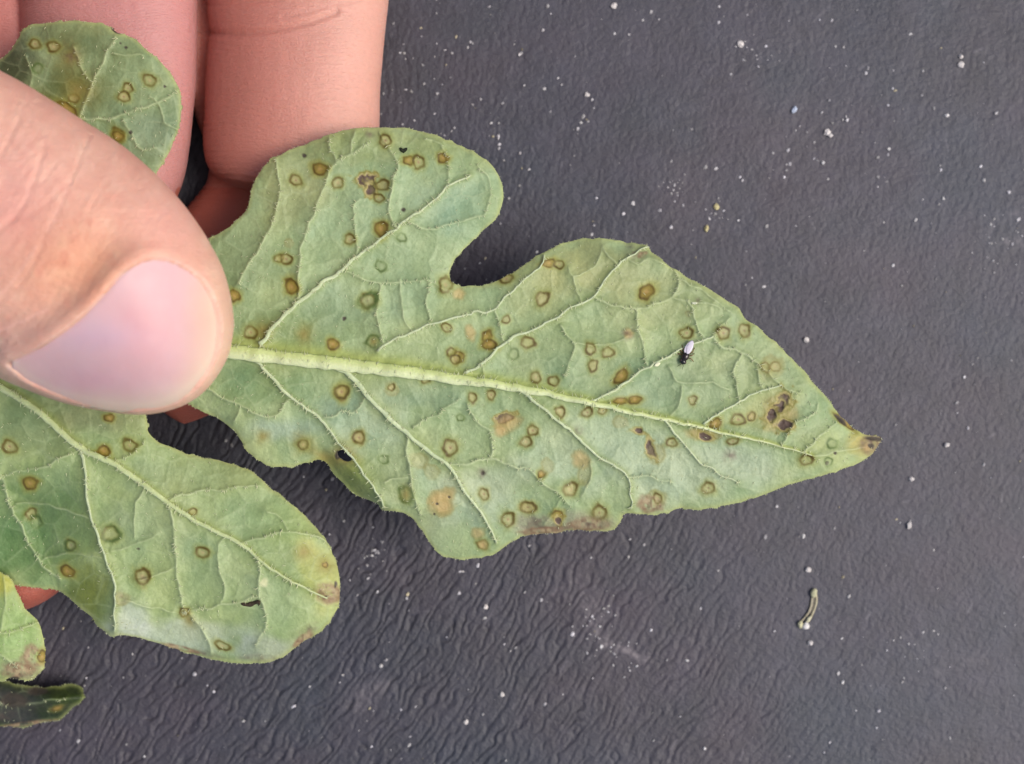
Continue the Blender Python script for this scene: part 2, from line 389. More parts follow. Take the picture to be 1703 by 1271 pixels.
                mx(.3*(1-sm(.9, 1.7, rho)), (128, 146, 84)); mx(.85*np.exp(-((rho-.9)/.22)**2)*np.clip(arc, .3, 1), (70, 92, 38)); mx(.3*np.exp(-(rho/.5)**2), (168, 178, 140))
                zm = zm+.3*np.exp(-((rho-.9)/.25)**2)
            elif kind == 'soft':
                mx(.62*np.exp(-(rho/1.0)**2), (136, 122, 52)); mx(.3*np.exp(-(rho/.4)**2), (160, 140, 84))
            elif kind == 'faint':
                mx(.38*(1-sm(.5, 1.3, rho)), (172, 164, 112)); mx(.5*np.exp(-((rho-.9)/.2)**2)*np.clip(arc, .3, 1), (132, 130, 74))
            elif kind == 'tan':
                mx(.70*(1-sm(.55, 1.25, rho)), (186, 160, 102)); mx(.35*np.exp(-((rho-.95)/.25)**2), (140, 134, 78))
            elif kind == 'purple':
                mx(.5*(1-sm(1.1, 2.0, rho)), (150, 152, 84)); mx(.85*(1-sm(1.0, 1.35, rho)), (178, 164, 106)); mx(.7*np.exp(-((rho-1.28)/.16)**2)*np.clip(arc, .3, 1), (128, 116, 46))
                mx(.95*(1-sm(.72, .95, rho)), (86, 68, 60)); zm = zm-2.2*(1-sm(.7, 1.0, rho))
            elif kind == 'dot':
                mx(.9*(1-sm(.6, 1.1, rho)), (62, 54, 44)); zm = zm-1.0*(1-sm(.5, 1.1, rho))
            elif kind == 'smudge':
                mx(.45*np.exp(-(rho/.9)**2)*np.clip(.8+1.6*vn(x[m], y[m], 6, 151), 0, 1.4), (96, 80, 68))
            elif kind == 'dry':
                mx(.8*(1-sm(.5, 1.2, rho))*np.clip(.75+2.0*vn(x[m], y[m], 8, 165)+1.2*vn(x[m], y[m], 3.5, 166), 0, 1.1), (168, 148, 114)); mx(.5*(1-sm(.6, 1.1, rho))*sm(.1, .3, vn(x[m], y[m], 5, 167)), (108, 84, 62)); mx(.5*np.exp(-((rho-.8)/.25)**2)*np.clip(arc, .2, 1), (118, 84, 62))
            elif kind == 'pale':
                mx(.75*(1-sm(.5, 1.1, rho)), (205, 204, 160)); zm = zm+1.0*np.exp(-(rho/.7)**2)
            c[m] = cm; z[m] = zm
        s.blade = mesh_np('lobe', P(x, y, z), q[:, ::1], None, lin(c)*1.0, M_LEAF, parent)
        md = s.blade.modifiers.new('thickness', 'SOLIDIFY'); md.thickness = 4*S; md.offset = -1
        if s.label: s.blade['label'] = s.label
        # raised veins, each a part of the lobe
        for k, (pl, w0, w1, major) in enumerate(s.veins):
            if not major: continue
            mb = MB(); w = np.linspace(w0, w1, len(pl)) if isinstance(major, bool) else np.interp(np.linspace(0, 1, len(pl)), np.linspace(0, 1, len(major)), major)
            w = w*(1+(0.5 if k else 0.2)*vn(pl[:, 0], pl[:, 1], 13, 171))*(0.78 if k else 0.70); hz = s.height(pl[:, 0], pl[:, 1])
            path = P(pl[:, 0], pl[:, 1]+(0.22*w if k == 0 and s.seed == 1 else 0), hz-0.05*w); two = k == 0
            def cc(i, a, two=two, w=w, k=k):
                n_ = 10*float(vn(pl[i:i+1, 0], pl[i:i+1, 1], 16, 181)[0])
                if not two: return lin((182+n_, 195+n_, 153+n_))
                t = 0.5-0.5*math.cos(a); t = 1/(1+math.exp(-(math.cos(a))*5))
                cA, cB = (np.array([200, 209, 164.]), np.array([180, 192, 124.])) if s.seed == 1 else (np.array([182, 194, 146.]), np.array([176, 188, 132.]))      # whitish lower flank, yellow green upper flank
                return lin(cA*t+cB*(1-t)+n_)
            tube(mb, path, w*0.5*S, cc, 14 if two else 8, 0.38 if two else 0.34)
            mb.build('midrib' if two else 'side_vein', M_VEIN, s.blade)
        # bristly hairs on veins and rim
        mb = MB(); HC = lin((222, 226, 184)); r = random.Random(s.seed)
        def hair(px, py, dx, dy, L_, th):
            z0 = float(s.height(np.array([px]), np.array([py]))[0]); base = P(np.array([px]), np.array([py]), z0)[0]
            return (px, py, dx, dy, L_, th)
        todo = []
        for pl, w0, w1, major in s.veins:
            if w0 < 2.2: continue
            L_ = len(pl)*6; cnt = int(L_/(4 if w0 > 6 else 6))
            for _ in range(cnt):
                t = r.random()*(len(pl)-1.001); i = int(t); f = t-i; p0 = pl[i]*(1-f)+pl[i+1]*f; d = pl[i+1]-pl[i]; d = d/(np.hypot(*d)+1e-6)
                w = w0+(w1-w0)*t/len(pl); sd = r.choice((-1, 1)); nrm = np.array([-d[1], d[0]])*sd
                b = p0+nrm*w*0.42*r.uniform(0.3, 1.05); a = r.uniform(-.8, .8); dr = nrm*math.cos(a)+d*math.sin(a)
                todo.append((b[0], b[1], dr[0], dr[1], r.uniform(3, 9 if w0 > 6 else 6.5), r.uniform(.5, .85), w*0.25))
        cen = s.out.mean(0)
        for i in range(0, len(s.out)-1):
            for _ in range(r.choice((0, 1, 1, 2))):
                p0 = s.out[i]; d = s.out[(i+1) % len(s.out)]-p0; d = d/(np.hypot(*d)+1e-6); nrm = np.array([d[1], -d[0]])
                p0 = p0+d*r.uniform(0, 5)
                a = r.uniform(-1.0, 1.0); dr = nrm*math.cos(a)+d*math.sin(a)
                todo.append((p0[0], p0[1], dr[0], dr[1], r.uniform(.8, 3.0), r.uniform(.35, .55), -4))
        # scattered hairs on the blade
        bx = r.sample(range(len(x)), min(len(x), int(len(x)/260)))
        for i in bx: a = r.uniform(0, 6.28); todo.append((x[i], y[i], math.cos(a), math.sin(a), r.uniform(2.5, 5.5), r.uniform(.4, .7), 0))
        T_ = np.array(todo); zz = s.height(T_[:, 0], T_[:, 1])+T_[:, 6]
        for (hx, hy, dx, dy, L_, th, zo), z0 in zip(todo, zz):
            b = P1(hx, hy, z0); d = np.array([dx, -dy, 0])*S*L_; up = np.array([0, 0, 1.])*S*L_; e = r.uniform(.15, .6)
            p = [np.array(b), np.array(b)+d*.55+up*e*.5, np.array(b)+d*1.0+up*e*.62]
            sd = np.array([dy, dx, 0]); sd = sd/(np.linalg.norm(sd)+1e-9)*S*th; u = np.array([0, 0, 1.])*S*th
            V = [p[0]+sd, p[0]-sd*.5+u, p[0]-sd*.5-u, p[1]+sd*.6, p[1]-sd*.3+u*.6, p[1]-sd*.3-u*.6, p[2]]
            mb.add(V, [(0, 1, 4, 3), (1, 2, 5, 4), (2, 0, 3, 5)], [(3, 4, 6), (4, 5, 6), (5, 3, 6)], HC)
        h = mb.build('hairs', M_HAIR, s.blade); h['kind'] = 'stuff'
        return s

leaf = empty('watermelon_leaf', P1(120, 600, 262), 'lobed green leaf, pale underside up, covered in brown ring spots and held between the fingers', 'leaf')

GREEN = (149, 168, 119)
# ---- main lobe
out_main = [(120, 560), (220, 470), (300, 420), (345, 398), (376, 381), (397, 364), (412, 345), (416, 322), (425, 298), (440, 277), (456, 262), (500, 243), (548, 224), (600, 213), (640, 212), (690, 216),
 (740, 231), (785, 251), (815, 272), (832, 298), (838, 322), (834, 346), (820, 368), (800, 388), (775, 412), (756, 433), (748, 450), (749, 465), (758, 474), (790, 476), (820, 470), (850, 455),
 (880, 435), (905, 418), (935, 405), (965, 398), (1000, 397), (1040, 403), (1072, 408), (1084, 418), (1110, 440), (1150, 465), (1190, 487), (1215, 503), (1231, 514), (1238, 530), (1260, 545), (1290, 570),
 (1330, 610), (1355, 640), (1380, 668), (1396, 692), (1420, 712), (1440, 722), (1466, 728), (1463, 738), (1444, 761), (1412, 777), (1379, 788), (1341, 798), (1308, 809), (1257, 828), (1186, 845), (1141, 848),
 (1134, 845), (1105, 854), (1073, 856), (1050, 853), (1036, 857), (1028, 874), (1008, 883), (956, 882), (924, 886), (887, 890), (862, 895), (845, 907), (827, 919), (800, 928), (771, 930), (746, 928), (731, 922),
 (714, 902), (702, 882), (687, 865), (672, 854), (655, 850), (636, 849), (626, 837), (597, 827), (581, 814), (558, 791), (544, 771), (528, 765), (505, 771), (482, 776), (449, 776), (432, 768), (412, 751),
 (396, 725), (379, 708), (359, 695), (326, 679), (303, 670), (230, 655), (140, 640)]
v_main = [
 ([(60, 560), (200, 565), (300, 573), (385, 582), (460, 589), (560, 601), (640, 610), (700, 618), (780, 630), (870, 645), (960, 663), (1060, 687), (1150, 706), (1230, 725), (1290, 740), (1350, 756)], 24, 2, (30, 30, 30, 30, 30, 28, 24, 19, 14, 10, 7, 5, 2.5)),
 ([(430, 572), (442, 563), (478, 517), (531, 477), (581, 438), (614, 411), (657, 381), (696, 352), (746, 312), (782, 292)], 8.5, 3, True),
 ([(498, 497), (498, 444), (505, 395), (525, 348), (544, 292), (558, 269), (584, 256), (612, 238)], 3.6, 2),
 ([(558, 269), (549, 246), (547, 228)], 2.5, 1.5), ([(587, 256), (587, 233), (592, 218)], 2, 1.2),
 ([(396, 470), (432, 411), (452, 368), (465, 329), (463, 286), (459, 264)], 3.4, 2),
 ([(592, 428), (591, 385), (587, 355), (597, 330)], 2.2, 1), ([(657, 380), (648, 352), (653, 305), (662, 272), (647, 246), (630, 222)], 3, 1.8),
 ([(680, 370), (703, 378), (726, 380), (769, 368), (809, 352), (815, 305), (795, 278)], 2.6, 1.4), ([(746, 308), (744, 266), (733, 240), (705, 230)], 2.6, 1.2),
 ([(571, 448), (597, 461), (634, 471), (670, 467), (710, 467), (735, 480)], 2.4, 1.4), ([(634, 471), (628, 527), (640, 572)], 2.2, 1.5),
 ([(667, 464), (668, 510), (680, 550)], 2, 1.5), ([(713, 471), (711, 510), (720, 535)], 2.2, 1.5),
 ([(630, 585), (644, 573), (660, 563), (696, 548), (720, 537), (769, 524), (820, 513), (862, 472), (898, 443), (905, 424)], 4.6, 2.4, True),
 ([(823, 513), (829, 539), (835, 568)], 2.4, 1.6), ([(806, 640), (806, 603)], 1, 1),
 ([(775, 622), (806, 601), (839, 572), (878, 552), (924, 529), (961, 507), (987, 494), (997, 479), (1024, 446), (1043, 430), (1067, 416), (1076, 411)], 5.4, 2.6, True),
 ([(987, 494), (1010, 506), (1043, 514), (1076, 510), (1116, 492), (1129, 466), (1122, 450)], 3.2, 2), ([(1057, 514), (1063, 552), (1076, 607)], 3, 1.8),
 ([(931, 542), (954, 568), (951, 595), (938, 626)], 2.4, 1.6), ([(954, 570), (1004, 572), (1046, 560)], 1.8, 1.2),
 ([(952, 460), (958, 485), (965, 505)], 2, 1.5), ([(948, 445), (952, 460), (990, 440), (1000, 410)], 1.6, 1.2), ([(1000, 412), (1020, 432), (1030, 444)], 2, 1.5),
 ([(985, 668), (1010, 655), (1043, 634), (1070, 615), (1109, 596), (1142, 578), (1169, 566), (1187, 558)], 5, 3.2, True), ([(1187, 558), (1200, 543), (1212, 532)], 2.2, 1.2), ([(1116, 493), (1150, 503), (1175, 503), (1196, 512)], 2, 1.2),
 ([(1187, 558), (1205, 577), (1234, 587), (1262, 603), (1302, 640), (1330, 655)], 3.6, 2), ([(1144, 500), (1150, 515), (1160, 541), (1170, 564)], 3, 1.8),
 ([(1112, 610), (1128, 632), (1183, 638), (1215, 648)], 1.8, 1.2), ([(1234, 588), (1221, 620), (1228, 664), (1202, 684)], 2.6, 1.8), ([(1134, 641), (1130, 672), (1118, 690)], 2, 1.4),
 ([(1170, 706), (1192, 692), (1225, 670), (1266, 651), (1302, 640)], 4, 2.4, True), ([(1266, 651), (1263, 622), (1257, 599)], 2.2, 1.4),
 ([(1290, 742), (1302, 736), (1325, 706), (1354, 690), (1362, 672)], 3, 1.8), ([(1335, 755), (1341, 748), (1366, 722), (1392, 706)], 2.6, 1.6), ([(1350, 756), (1390, 754), (1440, 742)], 2, 1.2),
 ([(540, 604), (558, 611), (591, 632), (617, 666), (650, 699), (680, 725), (713, 751), (746, 775), (769, 811), (796, 847), (819, 884), (824, 905)], 11.5, 3, True),
 ([(746, 773), (779, 770), (815, 765), (852, 775), (887, 786), (906, 806), (929, 823), (950, 840)], 4, 2), ([(680, 728), (679, 771), (687, 814), (696, 857)], 3.8, 2),
 ([(815, 765), (818, 725), (796, 702), (776, 672)], 3, 1.6), ([(687, 708), (723, 692), (763, 662)], 2.2, 1.4), ([(541, 695), (574, 685), (594, 683), (607, 662)], 2.2, 1.4),
 ([(420, 595), (429, 603), (465, 642), (485, 662), (515, 682), (541, 705), (561, 735), (587, 765), (614, 801), (634, 834), (638, 846)], 6.2, 2.6, True),
 ([(300, 640), (343, 646), (373, 662), (399, 672), (422, 690), (459, 692), (478, 666)], 3, 2), ([(399, 672), (392, 700)], 1.5, 1), ([(640, 800), (678, 794)], 1.6, 1.2),
 ([(850, 645), (862, 649), (891, 667), (924, 697), (958, 724), (991, 757), (1042, 793), (1050, 828), (1048, 850)], 6, 2.4, True),
 ([(1044, 794), (1076, 793), (1115, 803)], 2.4, 1.4), ([(1095, 697), (1112, 706), (1141, 741), (1170, 774), (1228, 803)], 4, 1.8, True), ([(696, 857), (740, 850), (768, 838)], 1.5, 1),
 ([(983, 770), (980, 800), (968, 828)], 1.6, 1.2), ([(905, 870), (925, 850), (932, 830)], 1.6, 1.2), ([(1105, 440), (1080, 430), (1060, 440), (1045, 430)], 2, 1.2), ([(1129, 466), (1160, 480), (1215, 520)], 1.8, 1.2)]
spots_main = [('ring', 492, 300, 10), ('brown', 532, 281, 12), ('ring', 562, 304, 11), ('ring', 641, 234, 11), ('smudge', 615, 223, 8), ('dot', 506, 259, 4), ('brown', 680, 267, 10), ('ring', 696, 270, 11),
 ('brown', 737, 263, 10), ('purple', 611, 302, 15, 12, 20), ('purple', 617, 316, 8, 11, 10), ('ring', 636, 308, 11), ('ring', 630, 330, 8), ('brown', 634, 380, 12), ('green', 668, 395, 9), ('ring', 582, 398, 9), ('faint', 481, 405, 8), ('ring', 464, 430, 9), ('ring', 476, 431, 9),
 ('brown', 485, 477, 11), ('green', 634, 443, 11), ('ring', 612, 500, 13), ('green', 612, 500, 14), ('brown', 390, 492, 9), ('ring', 417, 553, 13), ('soft', 438, 550, 16), ('soft', 505, 556, 15), ('brown', 554, 573, 11), ('green', 621, 568, 11), ('soft', 621, 568, 8),
 ('dot', 572, 530, 4), ('dot', 671, 349, 4), ('ring', 741, 474, 11, 14), ('tan', 763, 489, 10), ('soft', 842, 464, 14, 7, -25), ('ring', 842, 464, 10, 7, -25), ('ring', 842, 532, 8), ('ring', 743, 545, 11, 8, 30), ('tan', 782, 553, 8, 14, -25), ('brown', 810, 560, 9, 11), ('brown', 814, 573, 10),
 ('ring', 751, 586, 9), ('brown', 763, 594, 10), ('ring', 757, 598, 8), ('ring', 878, 570, 13, 9), ('green', 855, 589, 9), ('ring', 902, 497, 12), ('brown', 914, 438, 10, 7), ('ring', 930, 440, 11, 8), ('brown', 1075, 486, 13), ('ring', 982, 580, 9, 12, -20), ('ring', 986, 608, 8, 10), ('ring', 1011, 586, 9),
 ('smudge', 1045, 555, 12), ('tan', 1045, 555, 8), ('smudge', 1045, 555, 9), ('ring', 1142, 554, 12, 9, -10), ('ring', 1203, 554, 12), ('ring', 1238, 550, 10), ('ring', 891, 628, 10), ('ring', 921, 634, 10), ('brown', 1033, 626, 9, 13, 35), ('brown', 1032, 667, 13, 6, 5), ('brown', 1056, 665, 12, 7, -10), ('ring', 1152, 666, 8, 10, 20),
 ('ring', 786, 662, 8, 11), ('ring', 817, 657, 7, 11), ('ring', 708, 630, 9, 7), ('green', 766, 695, 6), ('purple', 838, 697, 14, 9, -20), ('tan', 845, 705, 24, 15, -20), ('tan', 832, 716, 10), ('ring', 886, 716, 11), ('ring', 875, 735, 10), ('ring', 749, 745, 11, 14, 20), ('ring', 932, 685, 9), ('ring', 977, 686, 9), ('ring', 1002, 682, 9),
 ('smudge', 961, 716, 8), ('faint', 1032, 702, 14, 10), ('purple', 1062, 716, 7, 5), ('purple', 1082, 747, 7, 13, -15), ('faint', 1092, 755, 16), ('ring', 1117, 736, 8), ('tan', 1166, 722, 25, 10, 8), ('purple', 1173, 727, 13, 6, 5), ('brown', 1190, 705, 12, 10), ('ring', 1219, 734, 12, 7, -12), ('ring', 1228, 698, 10), ('tan', 1250, 693, 9), ('ring', 1250, 693, 8),
 ('green', 901, 789, 8), ('brown', 900, 789, 7), ('faint', 911, 775, 12), ('tan', 966, 765, 15), ('faint', 972, 785, 12, 20), ('smudge', 803, 787, 9), ('dot', 803, 787, 4), ('ring', 1273, 611, 9, 11), ('ring', 1289, 610, 9), ('faint', 1283, 612, 20), ('tan', 1296, 690, 30, 26, -40), ('purple', 1302, 668, 11, 14, 30), ('purple', 1292, 680, 14, 10, -35), ('purple', 1283, 691, 9, 12, 10), ('purple', 1304, 706, 14, 10),
 ('ring', 1341, 765, 12, 10), ('green', 1384, 738, 8), ('ring', 1178, 812, 12), ('smudge', 1215, 757, 12), ('faint', 1092, 830, 15), ('ring', 1094, 829, 9), ('dry', 1082, 838, 24, 14), ('ring', 997, 853, 12), ('dot', 1375, 770, 4), ('dot', 1389, 754, 3), ('green', 1378, 768, 7), ('ring', 805, 822, 10, 11), ('ring', 949, 814, 12), ('tan', 878, 844, 16, 9, 8), ('ring', 878, 844, 17, 10, 8),
 ('ring', 845, 864, 11), ('brown', 928, 857, 9), ('purple', 929, 866, 7), ('tan', 724, 830, 12), ('tan', 745, 822, 12), ('tan', 740, 846, 13), ('tan', 733, 836, 22, 20), ('dot', 747, 827, 2.5), ('dot', 727, 838, 2.5), ('dot', 722, 855, 2.3), ('tan', 794, 887, 9), ('faint', 795, 887, 11), ('ring', 803, 906, 10, 9), ('tan', 803, 906, 8), ('smudge', 889, 868, 22, 12), ('faint', 697, 766, 14), ('faint', 718, 785, 13),
 ('green', 675, 823, 10, 16, -40), ('soft', 675, 823, 10, 14), ('brown', 568, 652, 11), ('ring', 568, 652, 12), ('faint', 651, 647, 12), ('ring', 651, 644, 7), ('tan', 597, 728, 11), ('ring', 597, 728, 12), ('soft', 437, 726, 11), ('soft', 505, 738, 18), ('ring', 504, 740, 10), ('green', 638, 764, 9, 7), ('soft', 540, 760, 26, 12, 25), ('smudge', 572, 758, 18, 16), ('soft', 572, 758, 20, 17), ('dot', 562, 757, 6, 9),
 ('dry', 1448, 740, 20, 14, -30), ('smudge', 1452, 736, 16, 10), ('smudge', 1440, 740, 12), ('brown', 1404, 702, 22, 5, 42), ('dot', 1396, 697, 9, 3, 45), ('tan', 1442, 744, 8), ('dot', 1456, 730, 18, 4.5, 3), ('dot', 1449, 742, 6, 5), ('dot', 1398, 699, 16, 4, 45), ('smudge', 1055, 420, 12), ('dry', 1068, 424, 9, 5, -30), ('smudge', 920, 880, 40, 9), ('dry', 905, 884, 38, 8, -6), ('dry', 980, 872, 34, 12), ('smudge', 985, 870, 30, 12), ('smudge', 1160, 500, 5), ('faint', 1144, 522, 5)]
tints_main = [(640, 390, 170, 150, (146, 170, 132), .5), (750, 330, 95, 70, (146, 172, 140), .6), (640, 240, 210, 40, (152, 158, 98), .6), (480, 300, 70, 90, (142, 148, 98), .6), (400, 430, 60, 80, (116, 134, 92), .6), (500, 545, 130, 40, (118, 138, 86), .6),
 (1000, 450, 150, 60, (150, 152, 96), .65), (1090, 480, 160, 80, (156, 162, 110), .5), (890, 480, 110, 70, (150, 156, 100), .5), (1230, 600, 120, 80, (156, 168, 120), .5), (1130, 640, 130, 60, (136, 158, 122), .5), (950, 600, 120, 60, (138, 156, 112), .45),
 (1140, 780, 200, 70, (168, 182, 150), .75), (1000, 740, 160, 80, (164, 180, 146), .6), (790, 830, 110, 90, (168, 182, 152), .7), (860, 790, 80, 50, (166, 182, 152), .5), (720, 880, 60, 50, (148, 158, 122), .4), (600, 700, 110, 60, (148, 168, 146), .5), (470, 715, 70, 30, (154, 172, 152), .6), (430, 755, 70, 30, (162, 172, 112), .6),
 (420, 640, 110, 45, (118, 144, 96), .7), (600, 800, 60, 40, (128, 142, 74), .8), (560, 780, 50, 30, (124, 138, 66), .6), (700, 650, 120, 40, (130, 152, 118), .5), (1370, 750, 80, 50, (160, 172, 112), .6), (1440, 740, 40, 30, (184, 170, 92), .8), (1280, 680, 60, 50, (160, 162, 98), .5), (930, 870, 120, 25, (164, 152, 126), .55), (650, 800, 50, 60, (146, 156, 112), .4), (560, 500, 100, 60, (134, 156, 124), .4)]
def z_main(x, y):
    t = np.clip((x-380)/1090, 0, 1); mid = 575+0.16*(x-385)
    s_ = (y-mid)/220.0
    z = 272-70*t**1.2-16*np.abs(s_)**1.6*(0.4+0.6*t)
    z = z-26*sm(1340, 1480, x)
    z = z-20*sm(800, 930, y)*sm(560, 760, x)*(1-sm(1000, 1150, x))-22*sm(430, 330, x)*sm(640, 760, y)
    z = z+10*np.exp(-(((x-700)/140)**2+((y-330)/90)**2))-10*sm(440, 400, y)*sm(860, 960, x)
    fold = sm(600, 480, x)*sm(420, 240, y); z = z-4*fold
    # the strip hanging below the hole bends down and away
    z = z-24*sm(0, 40, (y-757)-0.92*(x-560))*(1-sm(650, 690, x))*sm(520, 560, x)
    return z
main = Lobe(out_main, v_main, z_main, spots_main, tints_main, holes=[[(561, 753), (567, 748), (575, 751), (582, 758), (585, 765), (577, 768), (567, 765), (561, 760)]], base=GREEN, seed=1,
            label='large pointed middle lobe with a purple brown lesion near its dried tip')
main.build(leaf)
# a pale brown dried rim of the small hole is part of the blade pigment already

# ---- lower lobe
out_low = [(-260, 520), (-100, 540), (60, 600), (170, 640), (232, 668), (243, 690), (247, 716), (260, 732), (276, 741), (319, 757), (354, 764), (389, 773), (421, 786), (453, 813), (485, 838), (513, 863), (535, 888), (552, 916), (560, 941), (566, 980),
 (563, 1008), (549, 1033), (527, 1054), (500, 1071), (479, 1088), (448, 1102), (410, 1103), (372, 1100), (331, 1091), (268, 1072), (227, 1059), (198, 1056), (187, 1060), (170, 1047), (139, 1015), (101, 985), (73, 979), (22, 972), (-60, 950), (-180, 880), (-300, 760)]
v_low = [([(-120, 575), (7, 648), (57, 679), (99, 716), (131, 743), (198, 778), (280, 836), (326, 867), (400, 905), (439, 937), (471, 959), (524, 987), (545, 996)], 14, 2.5, (17, 16, 14, 13, 12, 11, 9, 7.5, 5, 3)),
 ([(131, 743), (142, 792), (152, 859), (177, 934), (191, 987), (189, 1050)], 5.5, 3.4, True), ([(284, 838), (288, 895), (297, 959), (306, 1012), (340, 1054), (352, 1085)], 3.8, 2.2), ([(425, 922), (432, 945), (432, 994), (444, 1040), (425, 1075)], 3.6, 2.2),
 ([(400, 903), (442, 893), (478, 888), (524, 890), (548, 905)], 3.2, 1.8), ([(284, 832), (304, 824), (340, 817), (382, 813), (430, 806)], 2.8, 1.8), ([(-40, 740), (0, 792), (18, 838), (39, 881), (67, 934), (100, 965)], 4, 2.6),
 ([(128, 748), (88, 771), (35, 782), (0, 792)], 2.4, 1.6), ([(304, 1018), (372, 1008), (428, 994)], 2.4, 1.6), ([(230, 965), (248, 959), (294, 941)], 2, 1.4), ([(185, 916), (227, 905), (260, 890)], 1.8, 1.2), ([(150, 860), (110, 850), (60, 838), (24, 840)], 1.8, 1.3),
 ([(240, 812), (225, 850), (225, 895)], 1.8, 1.2), ([(370, 895), (362, 930), (372, 975), (368, 1008)], 1.8, 1.2), ([(67, 934), (110, 920), (170, 930)], 1.8, 1.2), ([(190, 770), (215, 760), (240, 735)], 2.2, 1.4), ([(210, 1000), (250, 1010), (300, 1020)], 1.8, 1.2), ([(444, 850), (470, 860), (478, 888)], 1.4, 1)]
spots_low = [('ring', 16, 743, 12), ('brown', 50, 804, 12), ('ring', 52, 855, 11), ('green', 60, 868, 11), ('brown', 173, 750, 9), ('ring', 216, 741, 13), ('brown', 182, 695, 9), ('ring', 118, 907, 9), ('green', 118, 907, 11), ('ring', 184, 888, 14), ('green', 184, 888, 16), ('ring', 321, 851, 7), ('ring', 337, 919, 10),
 ('ring', 237, 959, 13), ('smudge', 237, 962, 9), ('pale', 439, 969, 8, 10, 20), ('soft', 541, 940, 14), ('brown', 541, 940, 6), ('dry', 547, 987, 24, 18), ('smudge', 203, 996, 12), ('faint', 203, 996, 12), ('ring', 306, 1018, 8), ('soft', 314, 1030, 8, 14, -30), ('ring', 370, 1074, 13, 6, 18), ('soft', 505, 918, 14), ('smudge', 512, 1050, 20, 8, -30),
 ('dry', 505, 1062, 22, 7, -40), ('smudge', 330, 1085, 40, 5, 12), ('smudge', 430, 1094, 26, 6), ('dry', 300, 1078, 34, 4, 14), ('brown', 112, 950, 14, 10, 40), ('dot', 230, 913, 3, 2), ('dot', 558, 972, 3, 6)]
tints_low = [(60, 880, 140, 110, (112, 138, 84), .85), (140, 990, 60, 70, (112, 124, 54), .9), (20, 900, 90, 60, (92, 126, 74), .7), (60, 700, 120, 60, (118, 136, 92), .7), (170, 690, 110, 40, (126, 136, 92), .7), (260, 870, 90, 80, (146, 164, 124), .5), (360, 800, 110, 40, (152, 164, 108), .6), (480, 870, 60, 50, (146, 164, 96), .6),
 (300, 1060, 150, 40, (176, 186, 166), .7), (220, 1030, 50, 40, (180, 190, 176), .7), (440, 1080, 70, 30, (170, 176, 162), .6), (530, 960, 50, 80, (172, 176, 96), .8), (450, 1000, 70, 60, (156, 174, 124), .6), (380, 940, 90, 60, (148, 166, 120), .4), (240, 790, 60, 40, (136, 156, 116), .5), (420, 850, 90, 50, (150, 172, 122), .5)]
def z_low(x, y):
    t = np.clip((x+100)/660, 0, 1); z = 262-18*t
    d, _, sd = seg_dist(x, y, [(120, 700), (131, 743), (142, 792), (152, 859), (177, 934), (191, 987), (189, 1100)])
    left = np.where(sd > 0, d, 0)*sm(740, 860, y); z = z-0.40*np.minimum(left, 90)
    z = z-0.10*np.abs((y-(700+0.62*x)))*sm(180, 330, x)-18*sm(480, 570, x)-16*sm(1020, 1110, y)
    return z
low = Lobe(out_low, v_low, z_low, spots_low, tints_low, base=(148, 167, 112), seed=2, label='rounded lower lobe with a brown blotch on its right edge')
low.build(leaf)

# ---- upper left lobe lying on the index finger
out_up = [(-120, 330), (-60, 190), (-20, 110), (0, 99), (16, 87), (29, 63), (48, 42), (79, 38), (114, 35), (148, 36), (175, 41), (196, 54), (222, 64), (243, 82), (270, 106), (288, 127), (299, 148), (301, 169), (299, 201), (291, 233), (278, 259), (256, 291), (220, 340), (120, 400), (0, 420)]
v_up = [([(90, 260), (130, 197), (148, 148), (164, 114), (193, 61)], 3.6, 2.2), ([(130, 197), (185, 196), (225, 185), (264, 169), (296, 153)], 3.2, 2), ([(124, 79), (132, 106), (150, 135)], 2.8, 1.8), ([(205, 200), (218, 222), (238, 249), (262, 243)], 2.4, 1.5), ([(190, 88), (215, 90), (238, 92)], 1.5, 1.2), ([(250, 160), (262, 172), (275, 205), (295, 215)], 1.8, 1.3),
 ([(45, 90), (52, 120), (50, 150)], 2, 1.4), ([(0, 230), (-40, 200)], 2, 2)]
spots_up = [('ring', 58, 73, 9), ('ring', 89, 78, 10), ('green', 63, 114, 10), ('ring', 213, 147, 9), ('ring', 206, 161, 9), ('ring', 249, 134, 12), ('ring', 123, 164, 10), ('ring', 196, 227, 13), ('brown', 196, 227, 10), ('soft', 118, 96, 18, 22), ('soft', 128, 150, 26), ('smudge', 120, 95, 12), ('dot', 209, 79, 3), ('dot', 217, 220, 3.5), ('soft', 185, 262, 14), ('brown', 112, 180, 20, 7, 35), ('soft', 100, 190, 40, 12, 35),
 ('dot', 192, 52, 9, 3, 30), ('dot', 274, 144, 2.5), ('dot', 200, 72, 2)]
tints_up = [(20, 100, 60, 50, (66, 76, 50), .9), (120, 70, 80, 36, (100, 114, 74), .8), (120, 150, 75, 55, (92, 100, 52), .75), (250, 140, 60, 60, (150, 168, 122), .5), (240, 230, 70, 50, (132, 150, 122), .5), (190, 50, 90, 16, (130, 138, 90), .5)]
def z_up(x, y): return 262-10*sm(120, -20, x)-8*np.abs((x-160)/150.0)**2
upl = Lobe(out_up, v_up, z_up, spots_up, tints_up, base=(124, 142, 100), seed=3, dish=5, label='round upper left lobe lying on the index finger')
upl.build(leaf)

